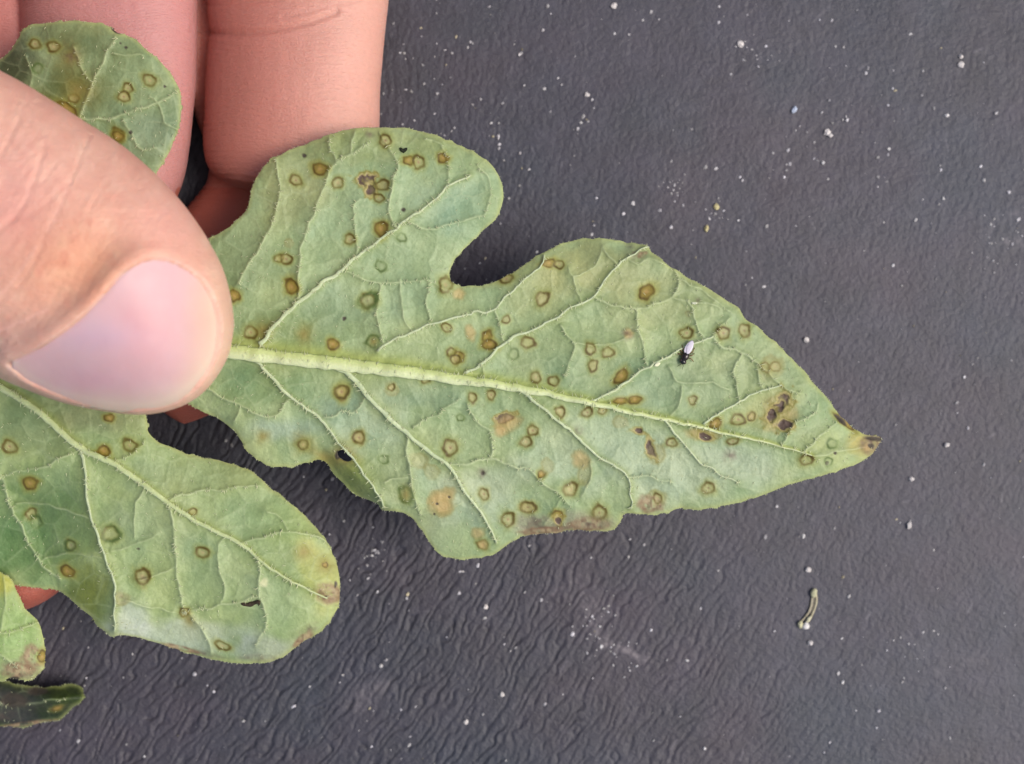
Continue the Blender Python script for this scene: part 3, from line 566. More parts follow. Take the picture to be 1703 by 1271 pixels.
# ---- small lobe at the left edge, and the dark one under it
out_ll = [(-240, 900), (-120, 900), (-30, 930), (0, 951), (16, 962), (26, 978), (38, 1006), (60, 1031), (73, 1062), (75, 1088), (74, 1110), (63, 1122), (47, 1132), (19, 1127), (-10, 1132), (-120, 1120), (-240, 1040)]
lll = Lobe(out_ll, [([(-230, 980), (-80, 1040), (0, 1054), (40, 1046), (62, 1036)], 6, 1.6), ([(-40, 1050), (0, 1090), (30, 1108)], 2.5, 1.3), ([(0, 1052), (8, 1000), (4, 962)], 1.8, 1)], lambda x, y: 236-14*sm(0, 80, x)-10*sm(1080, 1130, y),
 [('dry', 55, 1092, 18, 20), ('smudge', 30, 1124, 34, 9), ('brown', 70, 1092, 8, 12), ('dry', 30, 1115, 30, 12), ('dot', 25, 1128, 9, 3)], [(5, 965, 40, 30, (178, 176, 70), .8), (20, 1050, 60, 60, (146, 174, 104), .7), (40, 1110, 50, 24, (170, 168, 130), .7)], base=(150, 170, 104), seed=4, dish=5,
 label='small lobe tip at the left edge with a yellow margin')
lll.build(leaf)
out_dk = [(-240, 1110), (-60, 1118), (40, 1140), (85, 1142), (126, 1138), (139, 1151), (140, 1163), (122, 1177), (98, 1198), (69, 1202), (38, 1211), (0, 1208), (-80, 1215), (-240, 1190)]
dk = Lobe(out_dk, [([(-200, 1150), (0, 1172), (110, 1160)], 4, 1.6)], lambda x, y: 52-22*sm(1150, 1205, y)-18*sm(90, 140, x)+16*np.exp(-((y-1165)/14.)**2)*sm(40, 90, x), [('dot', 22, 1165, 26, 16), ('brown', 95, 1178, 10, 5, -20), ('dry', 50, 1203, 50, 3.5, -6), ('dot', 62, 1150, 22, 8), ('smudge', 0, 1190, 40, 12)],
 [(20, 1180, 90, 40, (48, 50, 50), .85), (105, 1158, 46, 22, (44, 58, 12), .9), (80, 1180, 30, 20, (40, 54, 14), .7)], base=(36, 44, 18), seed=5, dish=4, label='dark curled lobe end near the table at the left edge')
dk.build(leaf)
# the stalk that the lobes run into, under the thumb and out to the left
mb = MB(); pth = spline([(300, 573), (180, 562), (60, 552), (-120, 560), (-320, 600), (-620, 660)], 10)
tube(mb, P(pth[:, 0], pth[:, 1], np.linspace(268, 240, len(pth))), np.linspace(13, 20, len(pth))*S, lin((166, 182, 110)), 12)
mb.build('stalk', M_VEIN, leaf)

# ------------------------------------------------------------------ the hand
def finger(Lp, Rp, zc, hz, n=60, pw=0.9):
    """loft between two silhouettes drawn on the photo, ending at their common tip; zc, hz: height of the axis and half thickness / half width"""
    def res(p):
        s_ = spline(p, 6); l = np.concatenate([[0], np.cumsum(np.hypot(*(s_[1:]-s_[:-1]).T))]); l /= l[-1]
        t = np.linspace(0, 1, n); t = 1-(1-t)**1.35
        return np.stack([np.interp(t, l, s_[:, 0]), np.interp(t, l, s_[:, 1])], -1)
    A = res(Lp); B = res(Rp); V = []; nr = 40; tt = np.linspace(0, 1, n)
    for i in range(n):
        z0 = zc(tt[i]) if callable(zc) else zc; c = (A[i]+B[i])/2; u = (B[i]-A[i])/2; w = np.hypot(*u); h = hz*w if not callable(hz) else hz(tt[i], w)
        for k in range(nr):
            a = 2*math.pi*k/nr; ca, sa = math.cos(a), math.sin(a)
            ca = math.copysign(abs(ca)**pw, ca); sa = math.copysign(abs(sa)**pw, sa)
            V.append(P1(c[0]+u[0]*ca, c[1]+u[1]*ca, z0+h*sa))
    Q = [(i*nr+k, i*nr+(k+1) % nr, (i+1)*nr+(k+1) % nr, (i+1)*nr+k) for i in range(n-1) for k in range(nr)]
    V.append(sum((V[k] for k in range(nr)), Vector())/nr); V.append(sum((V[(n-1)*nr+k] for k in range(nr)), Vector())/nr)
    T = [(n*nr, (k+1) % nr, k) for k in range(nr)]+[(n*nr+1, (n-1)*nr+k, (n-1)*nr+(k+1) % nr) for k in range(nr)]
    return V, Q, T
mb = MB()
# thumb
L_th = [(-620, -330), (-420, -130), (-250, -20), (-120, 50), (0, 116), (60, 150), (130, 194), (200, 240), (258, 288), (308, 342), (345, 395), (370, 445), (384, 495), (389, 540)]
R_th = [(-760, 300), (-500, 420), (-300, 500), (-120, 570), (0, 630), (45, 650), (90, 667), (140, 679), (190, 687), (238, 690), (285, 682), (325, 663), (358, 630), (380, 590), (389, 540)]
mb.add(*finger(L_th, R_th, lambda t: 420+30*(1-t), lambda t, w: min(0.72*w, 138+30*(1-t))))
# index finger
mb.add(*finger([(-60, -700), (0, -400), (20, -200), (28, -60), (32, 60), (36, 180), (52, 290), (100, 370), (175, 405)], [(330, -700), (345, -400), (345, -200), (330, -60), (328, 60), (325, 150), (318, 230), (303, 310), (262, 375), (175, 405)], 112, lambda t, w: min(0.85*w, 104)))
# middle finger: two segments with a joint crease between them
mb.add(*finger([(345, -700), (345, -400), (345, -220), (344, -120), (343, -20), (346, 30), (350, 50), (346, 75), (343, 120), (339, 190), (337, 245), (350, 285), (392, 310), (470, 330)], [(700, -700), (690, -400), (672, -220), (655, -120), (648, -20), (643, 30), (640, 60), (637, 100), (633, 160), (631, 220), (618, 270), (585, 308), (535, 326), (470, 330)], 100, lambda t, w: min(0.85*w, 92)))
# ring finger, tip showing below the thumb
mb.add(*finger([(312, -700), (306, -300), (300, -50), (304, 100), (322, 190), (345, 250), (345, 300), (318, 335), (282, 385), (244, 500), (236, 600), (250, 665), (305, 707)], [(580, -700), (560, -300), (540, -50), (520, 150), (480, 290), (440, 350), (428, 400), (415, 500), (400, 600), (370, 675), (305, 707)], 52, lambda t, w: min(0.8*w, 46)))
# little finger, a corner of its tip between the lower lobes
mb.add(*finger([(-260, -700), (-230, -300), (-200, 100), (-170, 500), (-150, 800), (-120, 960), (5, 1030)], [(60, -700), (70, -300), (90, 100), (108, 500), (118, 800), (108, 970), (5, 1030)], 76, lambda t, w: min(0.8*w, 68)))
# palm and wrist, beyond the frame
mb.add(*finger([(-1500, -1500), (-1100, -1200), (-800, -700), (-560, -420), (-250, -330), (100, -380)], [(-300, -1900), (200, -1400), (560, -1000), (720, -620), (480, -420), (100, -380)], 210, lambda t, w: min(0.8*w, 200)))
blobm = MB()
blob(mb, P1(-330, -520, 290), 420*S, 330*S, 230*S, nu=24, nv=14)
blob(mb, P1(-520, -60, 400), 300*S, 330*S, 190*S, rot=-0.6, nu=24, nv=14)
raw = mb.build('hand_raw', M_SKIN)
rm = raw.modifiers.new('r', 'REMESH'); rm.mode = 'VOXEL'; rm.voxel_size = 3.6*S; rm.use_smooth_shade = True
sm_ = raw.modifiers.new('s', 'SMOOTH'); sm_.factor = 0.5; sm_.iterations = 9
dg = bpy.context.evaluated_depsgraph_get(); hm = bpy.data.meshes.new_from_object(raw.evaluated_get(dg), depsgraph=dg)
bpy.data.objects.remove(raw)
nv_ = len(hm.vertices); co = np.zeros(nv_*3, np.float32); hm.vertices.foreach_get('co', co); co = co.reshape(-1, 3).astype(float)
no = np.zeros(nv_*3, np.float32); hm.vertices.foreach_get('normal', no); no = no.reshape(-1, 3)
hz_ = co[:, 2]/S; kk = (D-hz_)/D; hx = co[:, 0]/S/kk+W0/2; hy = -co[:, 1]/S/kk+H0/2      # where each skin vertex falls on the photo
up = sm(0.05, 0.5, no[:, 2]); thumb_m = (hz_ > 330) & (hx > -400)
NAIL = [(10, 607), (35, 594), (62, 580), (95, 558), (130, 531), (165, 497), (196, 462), (222, 442), (250, 432), (282, 434), (312, 446), (335, 462), (353, 486), (365, 515), (370, 548), (365, 587), (350, 619), (328, 646), (300, 667), (265, 681), (230, 686), (185, 684), (140, 675), (92, 661), (48, 640), (24, 622)]
npoly = spline(NAIL, 6, True)
def dent(m, pts, w, dep):
    """a skin crease of half width w and depth dep"""
    idx = np.where(m & (hx > min(p[0] for p in pts)-30) & (hx < max(p[0] for p in pts)+30) & (hy > min(p[1] for p in pts)-30) & (hy < max(p[1] for p in pts)+30))[0]
    d, _, _ = seg_dist(hx[idx], hy[idx], spline(pts, 6)); g = np.exp(-(d/w)**2)*up[idx]
    dep = dep*0.5; w = w*0.7; g = np.exp(-(d/w)**2)*up[idx]
    disp[idx] -= dep*g
    disp[idx] += 0.2*dep*np.exp(-((d-2.2*w)/w)**2)*up[idx]
    return idx, g
disp = np.zeros(nv_)
ti = np.where(thumb_m & (hx > -60) & (hy > 350))[0]
nd, _, _ = nearest_on(hx[ti], hy[ti], npoly); nin = inside(hx[ti], hy[ti], npoly)
ul = sm(0, 60, (640-hy[ti])-0.0*hx[ti])*up[ti]                      # the folds lie above and left of the nail
disp[ti] += np.where(nin, -11*sm(0, 5, nd), 0)*up[ti]
disp[ti] += np.where(nin, 0, 3.2*np.exp(-((nd-12)/13)**2)-1.0*np.exp(-(nd/3)**2))*ul*sm(400, 220, hx[ti]+0.0*hy[ti])
disp[ti] -= np.where(nin, 0, 12*np.exp(-((nd-48)/34)**2))*sm(280, 120, hx[ti])*ul
for pts, w, dep in [([(150, 225), (122, 290), (98, 345), (66, 410)], 3.5, 4), ([(75, 240), (45, 330), (0, 385), (-40, 420)], 5, 4), ([(118, 300), (60, 350), (10, 372)], 4, 2.5), ([(70, 410), (35, 470), (-20, 520)], 4, 3), ([(45, 505), (10, 535), (-30, 560)], 3, 2),
                    ([(30, 200), (0, 260), (-30, 300)], 5, 3), ([(180, 300), (150, 350), (140, 400)], 5, 1.5), ([(330, 405), (352, 440), (362, 470)], 4, 1.2), ([(95, 270), (70, 300), (20, 320)], 3, 2), ([(105, 430), (70, 480), (30, 530)], 3, 1.6)]:
    dent(thumb_m, pts, w, dep)
fin = hz_ < 330
for pts, w, dep in [([(320, 48), (360, 55), (420, 54), (500, 40), (560, 20)], 6, 9), ([(330, 8), (400, 6), (470, -4)], 5, 4), ([(470, 30), (560, 8), (650, -20)], 6, 3), ([(40, 10), (120, 0), (220, 8)], 6, 2.5)]:
    dent(fin, pts, w, dep)
# papillary ridges on the finger pads
rg = (hz_ < 330) & (hx > 300) & (hy > -60) & (hy < 340)
r2 = np.hypot((hx-330)*0.9, (hy-760)*1.15)+8*fbm(hx, hy, 60, 221)
disp += np.where(rg, 0.95*np.sin(r2*2*math.pi/11)*(0.6+0.8*np.clip(fbm(hx, hy, 45, 227)+.4, 0, 1)), 0)*up
rt = thumb_m & (hx > -60); disp += np.where(rt, 0.9*fbm(hx, hy, 26, 231)+0.35*np.sin((hx*0.75+hy*0.5+14*fbm(hx, hy, 70, 223))*2*math.pi/13)*sm(-0.1, .3, fbm(hx, hy, 80, 241)+.1), 0)*up
disp += 1.5*fbm(hx, hy, 90, 225)
co += no*disp[:, None]*S
hm.vertices.foreach_set('co', co.astype(np.float32).ravel()); hm.update()
# warm skin pigment, with finger and thumb shade painted in as redder tones
c = np.tile(np.array([221, 172, 152.]), (nv_, 1)); c += fbm(hx, hy, 120, 251)[:, None]*np.array([8, 14, 12]); c += fbm(hx, hy, 30, 255)[:, None]*np.array([6, 9, 8])
def smix(k, colr):
    global c
    c = c*(1-k[:, None])+np.array(colr, float)*k[:, None]
smix(0.85*fin, (206, 153, 138)); smix(0.75*fin*sm(600, 360, hx), (168, 98, 86)); smix(.65*(fin & (hx < 334) & (hz_ > 90) & (hy < 420)), (196, 144, 144))  # darker red towards the left: shaded side of the fingers painted in
smix(.5*sm(330, 310, hz_)*sm(60, 20, hx)*sm(120, 60, hy), (176, 104, 96)); smix(.8*((hz_ < 150) & (hy > 312)), (176, 96, 80))  # shade on the index edge and the lower fingers, painted as dark red
smix(.75*thumb_m*np.exp(-(((hx-130)/115)**2+((hy-440)/85)**2)), (210, 146, 112)); c += thumb_m[:, None]*(vn(hx, hy, 14, 271)*vn(hx, hy, 40, 272)*4)[:, None]*np.array([6, 14, 12]); smix(.5*thumb_m*np.exp(-(((hx-290)/70)**2+((hy-370)/70)**2)), (222, 160, 150)); smix(.4*thumb_m*np.exp(-(((hx-20)/80)**2+((hy-330)/90)**2)), (214, 146, 138))  # orange patch beside the nail fold is shade painted into the thumb skin
k = np.zeros(nv_); k[ti] = np.where(nin, 0, np.exp(-(nd/22)**2))*sm(330, 380, hx[ti]+0.25*(hy[ti]-500)); smix(.6*k, (226, 192, 166))
k = np.zeros(nv_); k[ti] = np.where(nin, 0, np.exp(-(nd/2.6)**2))*up[ti]; smix(.5*k, (232, 200, 190))
smix(.7*thumb_m*np.exp(-((hx-40)/75)**2)*sm(628, 650, hy-0.35*(hx-0)), (228, 208, 190))
# pale crease lines on the thumb skin
for pts in [[(118, 300), (104, 335), (80, 385)], [(60, 412), (20, 470), (0, 490)], [(70, 520), (20, 545), (-10, 560)]]:
    m = thumb_m & (abs(hx-60) < 150); d, _, _ = seg_dist(hx[m], hy[m], spline(pts, 6)); k = np.zeros(nv_); k[m] = np.exp(-(d/2.5)**2); smix(.45*k, (238, 190, 172))
a_ = hm.color_attributes.new('Col', 'FLOAT_COLOR', 'POINT'); cc4 = np.ones((nv_, 4), np.float32); cc4[:, :3] = lin(c); a_.data.foreach_set('color', cc4.ravel())
hm.materials.clear(); hm.materials.append(M_SKIN); hm.name = 'hand'
hm.polygons.foreach_set('use_smooth', np.ones(len(hm.polygons), bool))
person = bpy.data.objects.new('person', hm); col.objects.link(person)
person['label'] = 'light skinned hand pinching the leaf between thumb and curled fingers'; person['category'] = 'hand'
# thumbnail, laid over its bed
bv = BVHTree.FromPolygons([Vector(v) for v in co], [tuple(p.vertices) for p in hm.polygons])
st = 2.5; xs = np.arange(20, 380, st); ys = np.arange(420, 700, st); X, Y = np.meshgrid(xs, ys); Z = np.full(X.shape, np.nan)
camp = Vector((0, 0, D*S))
for i in range(X.shape[0]):
    for j in range(X.shape[1]):
        q_ = P1(X[i, j], Y[i, j], 300); hit = bv.ray_cast(camp, (q_-camp).normalized())
        if hit[0] is not None and hit[0].z/S > 330: Z[i, j] = hit[0].z/S
ok = ~np.isnan(Z); Z0 = np.where(ok, Z, 0); Wt = ok.astype(float)
for _ in range(14):                                               # smooth the bed so the plate is clean; fill past its rim
    for ax in (0, 1):
        Z0 = (np.roll(Z0, 1, ax)+2*Z0+np.roll(Z0, -1, ax))/4; Wt = (np.roll(Wt, 1, ax)+2*Wt+np.roll(Wt, -1, ax))/4
Zs = Z0/np.maximum(Wt, 1e-6)
insn = inside(X, Y, npoly); cell = insn[:-1, :-1] | insn[1:, :-1] | insn[1:, 1:] | insn[:-1, 1:]
I = np.arange(X.size).reshape(X.shape); q = np.stack([I[:-1, :-1], I[1:, :-1], I[1:, 1:], I[:-1, 1:]], -1)[cell]
used = np.unique(q); remap = np.full(X.size, -1); remap[used] = np.arange(len(used)); q = remap[q]
x = X.ravel()[used].copy(); y = Y.ravel()[used].copy(); od = ~insn.ravel()[used]
def basis(x, y):
    a = (x-210)/170; b = (y-560)/130
    return np.stack([a**i*b**j for i in range(5) for j in range(5-i)], -1)
fm = (ok & insn).ravel(); cf = np.linalg.lstsq(basis(X.ravel()[fm], Y.ravel()[fm]), Z.ravel()[fm], rcond=None)[0]
_, qx, qy = nearest_on(x[od], y[od], npoly); x[od] = qx; y[od] = qy; rim, _, _ = nearest_on(x, y, npoly)
z = basis(x, y)@cf+4-3.5*sm(280, 350, x)-2.5*np.exp(-rim/4)
c = np.tile(np.array([208, 170, 172.]), (len(x), 1))
def nmix(k, colr):
    global c
    c = c*(1-k[:, None])+np.array(colr, float)*k[:, None]
fe, _, _ = seg_dist(x, y, spline([(10, 610), (24, 624), (48, 642), (92, 663), (140, 677), (185, 686), (230, 689), (265, 683), (300, 669), (328, 648), (350, 621), (366, 590), (372, 550), (366, 510)], 6))
nmix(.7*np.exp(-(((x-235)/55)**2+((y-545)/60)**2)), (208, 152, 154)); nmix(.8*sm(285, 352, x), (216, 178, 160)); nmix(.7*np.exp(-(((x-165)/70)**2+((y-560)/28)**2)), (206, 174, 188)); nmix(.6*np.exp(-(((x-150)/60)**2+((y-640)/26)**2)), (208, 158, 172))  # lilac patch on the left half: soft highlight painted into the nail
nmix(.6*np.exp(-(((x-250)/60)**2+((y-455)/24)**2)), (206, 168, 170)); nmix(.85*np.exp(-(fe/32)**2)*(0.35+0.65*sm(80, 200, x)), (212, 190, 168)); nmix(.3*np.exp(-(np.abs(fe-15)/5)**2), (220, 202, 182)); nmix(.5*np.exp(-(fe/5)**2), (206, 184, 152))
c += fbm(x, y, 40, 261)[:, None]*np.array([4, 6, 6])
nail = mesh_np('thumbnail', P(x, y, z), q, None, lin(c), M_NAIL, person); md = nail.modifiers.new('thickness', 'SOLIDIFY'); md.thickness = 7*S; md.offset = -1
nail['label'] = 'smooth pale pink thumbnail with a cream free edge'

# ------------------------------------------------------------------ small insect on the leaf
zb = float(main.height(np.array([1140.]), np.array([590.]))[0])
bug = empty('winged_insect', P1(1139, 594, zb), 'tiny black insect with white folded wings sitting on the leaf', 'insect')
BK = lin((26, 24, 24)); ax = math.atan2(-(603-566), (1135-1152))      # body axis
ax = math.radians(62)
m_ = MB(); blob(m_, P1(1139.6, 593, zb+7), 8.5*S, 6.8*S, 5.5*S, ax, lin((34, 22, 20)), nu=16, nv=10); m_.build('thorax', M_CHITIN, bug)
m_ = MB(); blob(m_, P1(1135.2, 602.5, zb+6), 5*S, 6.5*S, 4.6*S, ax, BK, nu=16, nv=10)
blob(m_, P1(1130.9, 600.0, zb+7.5), 2.2*S, 2.2*S, 2.6*S, ax, lin((50, 22, 18)), nu=10, nv=6); blob(m_, P1(1139.6, 604.5, zb+7.5), 2.2*S, 2.2*S, 2.6*S, ax, lin((50, 22, 18)), nu=10, nv=6)
m_.build('head', M_CHITIN, bug)
m_ = MB(); blob(m_, P1(1144.5, 582, zb+5), 9*S, 4.6*S, 4*S, ax, lin((120, 84, 52)), nu=14, nv=8); m_.build('abdomen', M_CHITIN, bug)
for sg in (-1, 1):
    m_ = MB(); blob(m_, P1(1147.5+sg*1.2, 574.5+sg*0.6, zb+10+sg*0.5), 13*S, 5.2*S, 0.7*S, ax+sg*0.10, lin((226, 219, 230)), nu=20, nv=6, tilt=-0.12); m_.build('wing', M_WING, bug)
for (a0, b0, c0) in [((1134, 590), (1127, 587), (1122, 592)), ((1136, 587), (1130, 581), (1129, 575)), ((1139, 585), (1136, 578), (1133, 570)), ((1145, 596), (1151, 597), (1156, 603)), ((1146, 592), (1153, 591), (1157, 587)), ((1147, 588), (1154, 584), (1158, 576))]:
    m_ = MB(); tube(m_, [P1(*a0, zb+5), P1(*b0, zb+7), P1(*c0, zb+0.8)], [1.0*S, .9*S, .6*S], lin((110, 78, 44)), 6); m_.build('leg', M_CHITIN, bug)
for (b0, c0) in [((1130, 609), (1124, 612)), ((1136, 611), (1134, 618))]:
    m_ = MB(); tube(m_, [P1(1134, 607, zb+6), P1(*b0, zb+8), P1(*c0, zb+5)], [.6*S, .5*S, .35*S], lin((60, 50, 40)), 5); m_.build('antenna', M_CHITIN, bug)

bug.scale = (0.86, 0.86, 0.86)
# ------------------------------------------------------------------ scraps lying on the leaf
def scrap(name, pts, lobe, w, colr, label, cat, zoff=2):
    """a thin crumpled flake following a few points"""
    s_ = spline(pts, 2.5); zl = lobe.height(s_[:, 0], s_[:, 1])+zoff if lobe else np.full(len(s_), zoff, float); t = np.linspace(0, 1, len(s_))
    m_ = MB(); tube(m_, P(s_[:, 0], s_[:, 1], zl+1.0*np.sin(t*9)), (w*np.sin(math.pi*np.clip(t*0.92+0.05, 0, 1))**0.7*(1+0.18*np.sin(t*17)))*S, lin(colr), 7, 0.45)
    o = m_.build(name, M_SCRAP); o['label'] = label; o['category'] = cat; return o
scrap('dark_fleck', [(401, 1004), (412, 1006), (422, 1003), (431, 1001), (430, 1008)], low, 3.6, (58, 48, 36), 'dark brown elongated fleck lying on the lower lobe of the leaf', 'debris')
scrap('dark_fleck', [(665, 246), (671, 251), (677, 246)], main, 3.2, (34, 38, 24), 'black crumb on the top lobe edge near paired brown spots', 'debris')
scrap('pale_fleck', [(1088, 609), (1093, 606), (1098, 604)], main, 3.0, (226, 226, 190), 'cream white fleck on a leaf vein left of the insect', 'debris', 4)
scrap('pale_fleck', [(1150, 504), (1155, 504.5), (1160, 504)], main, 1.8, (226, 228, 196), 'small cream fleck on the leaf near its upper right edge', 'debris', 4)

# ------------------------------------------------------------------ dust and grit on the table
big = [(1232, 73, 5.5, 5, 'round white grit grain near the top edge of the table'), (1598, 108, 5.5, 5, 'lower and larger of two white grit grains one above the other at upper right'), (1598, 94, 3.6, 3.2, 'smaller upper one of two white grit grains at upper right'),
       (1321, 182, 4, 7, 'bluish white flake right of centre near the top'), (1376, 220, 5, 5.5, 'pair of fused white grains left of a bright speck at upper right'), (1341, 565, 5, 4.5, 'bright white grain right of the leaf edge, level with the insect'),
       (1575, 740, 4.4, 4, 'white grain right of the leaf tip'), (1512, 874, 6, 4, 'elongated white grain below and right of the leaf tip'), (1516, 797, 4.4, 4, 'white grain a little below and right of the leaf tip'), (1344, 948, 4.8, 4.4, 'white grain just above the flat straw husk'),
       (1348, 1069, 4.6, 4.2, 'white grain just below the flat straw husk'), (1192, 344, 4.6, 5, 'yellowish crumb above the pale crumb cluster beside the leaf'), (1175, 380, 5.5, 4, 'yellow brown crumb at the bottom of the crumb cluster'), (1021, 10, 5, 4.4, 'white grain at the very top beside the finger'),
       (976, 158, 4, 4.4, 'white grain above the notch of the leaf'), (835, 1155, 4.6, 3.6, 'white grain on the table at lower middle'), (775, 1201, 4, 3.8, 'white grain near the bottom edge left of centre'), (807, 1010, 4.6, 3.8, 'white grain below the rounded bottom of the middle lobe')]
for i, (px, py, rx, ry, lb) in enumerate(big):
    m_ = MB(); cl = (206, 200, 196) if 'yellow' not in lb else (196, 186, 140); cl = (176, 186, 204) if 'bluish' in lb else cl
    blob(m_, P1(px, py, 2.0), rx*S, ry*S, 3*S, random.uniform(0, 3), lin(cl), 0.28, 9, 6, seed=i+50)
    if 'fused' in lb: blob(m_, P1(px+5, py+5, 2.0), 4*S, 3.6*S, 3*S, 0, lin(cl), 0.25, 8, 5, seed=i+90)
    o = m_.build('grit_grain', M_DUST, smooth=False); o['label'] = lb; o['category'] = 'grit'; o['group'] = 'pale grains on the table'
mb = MB(); r = random.Random(12)
def speck(px, py, rad, br, el=1.0, rot=0.0):
    t = r.random(); colr = (br, br*.985, br*(.97+.04*t)) if t > .06 else (br*.95, br*.90, br*.76)
    blob(mb, P1(px, py, rad*.3), rad*el*S, rad*S, rad*.6*S, rot, lin(colr), 0.35, 6, 4, seed=r.randint(0, 9999))
traced = [(700, 47), (778, 79), (814, 11), (782, 70), (855, 74), (911, 10), (916, 23), (903, 50), (865, 90), (705, 140), (742, 108), (786, 72), (799, 165), (836, 172), (872, 142), (867, 89), (905, 148), (915, 186), (934, 141), (970, 194), (975, 157), (985, 166), (988, 180), (961, 214), (817, 205), (829, 228), (830, 240), (830, 247), (838, 267), (865, 255), (864, 309), (868, 280), (880, 282), (928, 130), (1022, 56), (1046, 57), (1069, 34), (1096, 32), (1083, 20), (1119, 217), (1120, 316), (1116, 378), (1098, 350), (1053, 338), (1037, 356), (1026, 187), (1117, 268), (1122, 308), (1111, 312), (1130, 314), (992, 330), (986, 368), (988, 375), (984, 390), (846, 330), (832, 372), (807, 430), (773, 447), (893, 419), (1150, 215), (1195, 37), (1196, 11), (1243, 25), (1236, 100), (1274, 77), (1277, 100), (1312, 35), (1363, 33), (1383, 35), (1403, 79), (1440, 122), (1460, 311), (1535, 118), (1565, 80), (1533, 159), (1514, 57), (1575, 192), (1657, 188), (1636, 104), (1563, 276), (1565, 283), (1562, 340), (1569, 330), (1535, 332), (1478, 248), (1460, 262), (1477, 257), (1460, 295), (1409, 200), (1367, 187), (1330, 210), (1310, 250), (1313, 273), (1354, 264), (1369, 271), (1304, 295), (1231, 295), (1235, 300), (1191, 280), (1173, 279), (1228, 367), (1275, 376), (1324, 376), (1470, 370), (1523, 366), (1631, 277), (1636, 300), (1678, 320), (1694, 365), (1690, 440), (1485, 442), (1241, 418), (1240, 474), (1251, 462), (1270, 477), (1437, 417), (1500, 475), (1604, 627), (1591, 670), (1592, 687), (1610, 712), (1490, 706), (1682, 600), (1648, 795), (1636, 773), (1617, 606), (1500, 1135), (1553, 915), (1491, 864), (1336, 892), (1292, 842), (1273, 893), (1195, 949), (1165, 1012), (1288, 1050), (1400, 1062), (1402, 1135), (1394, 1120), (1424, 1182), (1461, 1182), (1458, 1210), (1380, 1235), (1371, 1252), (1172, 1245), (1131, 1192), (1109, 1098), (1143, 1099), (1560, 1055), (1535, 1052), (1475, 1082), (1505, 1092), (1670, 1020), (1688, 1040), (1402, 960), (1412, 992), (1580, 1228), (765, 951), (770, 951), (795, 940), (762, 988), (985, 1026), (953, 1054), (952, 1042), (1083, 1048), (1071, 906), (880, 908), (983, 928), (1045, 927), (1000, 1075), (986, 1128), (1059, 1108), (936, 1155), (906, 1171), (803, 1188), (743, 1060), (838, 1060), (839, 1072), (857, 1078), (849, 1083), (952, 1055), (900, 998), (873, 985), (806, 1028), (764, 986), (678, 988), (676, 995), (582, 965), (594, 990), (596, 946), (612, 962), (628, 984), (619, 917), (610, 925), (625, 920), (642, 1098), (634, 1107), (667, 1180), (615, 1178), (565, 1135), (515, 1142), (570, 1123), (618, 1242), (650, 1248), (682, 1225), (680, 1240), (597, 1215), (553, 797), (542, 815), (505, 793), (572, 866), (620, 877), (548, 889), (376, 733), (385, 741), (147, 1077), (141, 1141), (144, 1128), (100, 1215), (240, 1258), (130, 1233), (324, 1121), (345, 1140), (356, 1150), (303, 1095), (220, 1088), (105, 1045), (205, 1127), (405, 1200), (441, 1200), (488, 1175)]
for px, py in traced: speck(px, py, 1.3+1.9*r.random()**1.5, r.uniform(150, 215), r.uniform(1, 1.6), math.radians(55)+r.uniform(-.5, .5))
for _ in range(750):
    px, py = r.uniform(-60, 1760), r.uniform(-60, 1330); speck(px, py, 0.6+1.1*r.random()**3, r.uniform(105, 175), r.uniform(1, 1.8), math.radians(55)+r.uniform(-.6, .6))
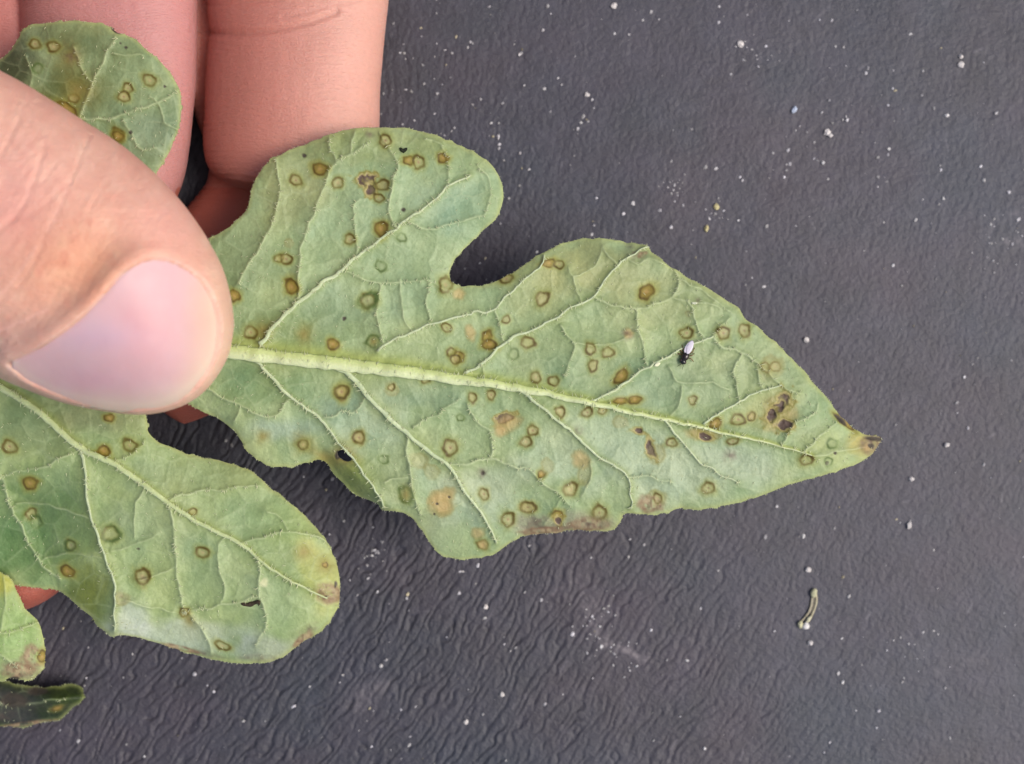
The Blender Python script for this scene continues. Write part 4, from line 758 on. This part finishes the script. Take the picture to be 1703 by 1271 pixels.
for (cx, cy, sd, n_) in [(1187, 360, 14, 16), (1125, 312, 14, 14), (965, 205, 10, 5), (1250, 95, 20, 12), (1020, 1080, 22, 22), (620, 925, 15, 16), (1430, 150, 50, 16), (1510, 1085, 40, 14), (985, 1030, 20, 20), (1660, 390, 20, 14), (1330, 255, 25, 12), (700, 90, 60, 20), (750, 180, 60, 20), (1640, 430, 20, 10)]:
    for _ in range(n_): speck(r.gauss(cx, sd), r.gauss(cy, sd), r.uniform(.8, 2.2), r.uniform(140, 205), r.uniform(1, 1.5), r.uniform(0, 3))
o = mb.build('dust_specks', M_DUST, smooth=False); o['kind'] = 'stuff'; o['label'] = 'fine pale dust and tiny grit scattered over the dark table surface'; o['category'] = 'dust'

# curled husk
hk = empty('seed_husk', P1(1345, 1015, 0), 'flat pale straw husk with a white end lying on the table at lower right', 'husk')
m_ = MB(); p = spline([(1354, 983), (1351, 995), (1349, 1008), (1344, 1020), (1336, 1030), (1331, 1036)], 2.5); tube(m_, P(p[:, 0], p[:, 1], 1.4+0.6*np.sin(np.linspace(0, 3, len(p)))), np.linspace(2.2, 1.6, len(p))*S, lin((164, 156, 134)), 6, .35)
p = spline([(1356, 983), (1358, 998), (1355, 1012), (1350, 1024), (1345, 1034)], 2.5); tube(m_, P(p[:, 0], p[:, 1], 1.4+0.6*np.sin(np.linspace(0, 3, len(p)))), np.linspace(2.2, 1.6, len(p))*S, lin((172, 164, 138)), 6, .35); blob(m_, P1(1351, 1004, .8), 4.5*S, 19*S, .9*S, -.22, lin((112, 106, 94)), .12, 12, 6, 5); m_.build('membrane', M_SCRAP, hk)
m_ = MB(); blob(m_, P1(1353.5, 986, 4), 5.5*S, 8*S, 3.5*S, -.2, lin((176, 174, 142)), .15, 10, 6, 3); m_.build('shell', M_SCRAP, hk)
m_ = MB(); blob(m_, P1(1340, 1041, 4), 7*S, 6*S, 4.5*S, .3, lin((222, 218, 214)), .2, 10, 6, 8); blob(m_, P1(1331, 1039, 3.5), 4.5*S, 6.5*S, 3.5*S, 0, lin((196, 192, 156)), .2, 9, 6, 9); blob(m_, P1(1345, 1030, 4), 3*S, 7*S, 3*S, -.5, lin((200, 196, 166)), .2, 9, 6, 10); m_.build('kernel', M_SCRAP, hk)
print('tris', sum(len(o.data.loop_triangles) if o.type == 'MESH' and not o.data.calc_loop_triangles() else 0 for o in col.objects))
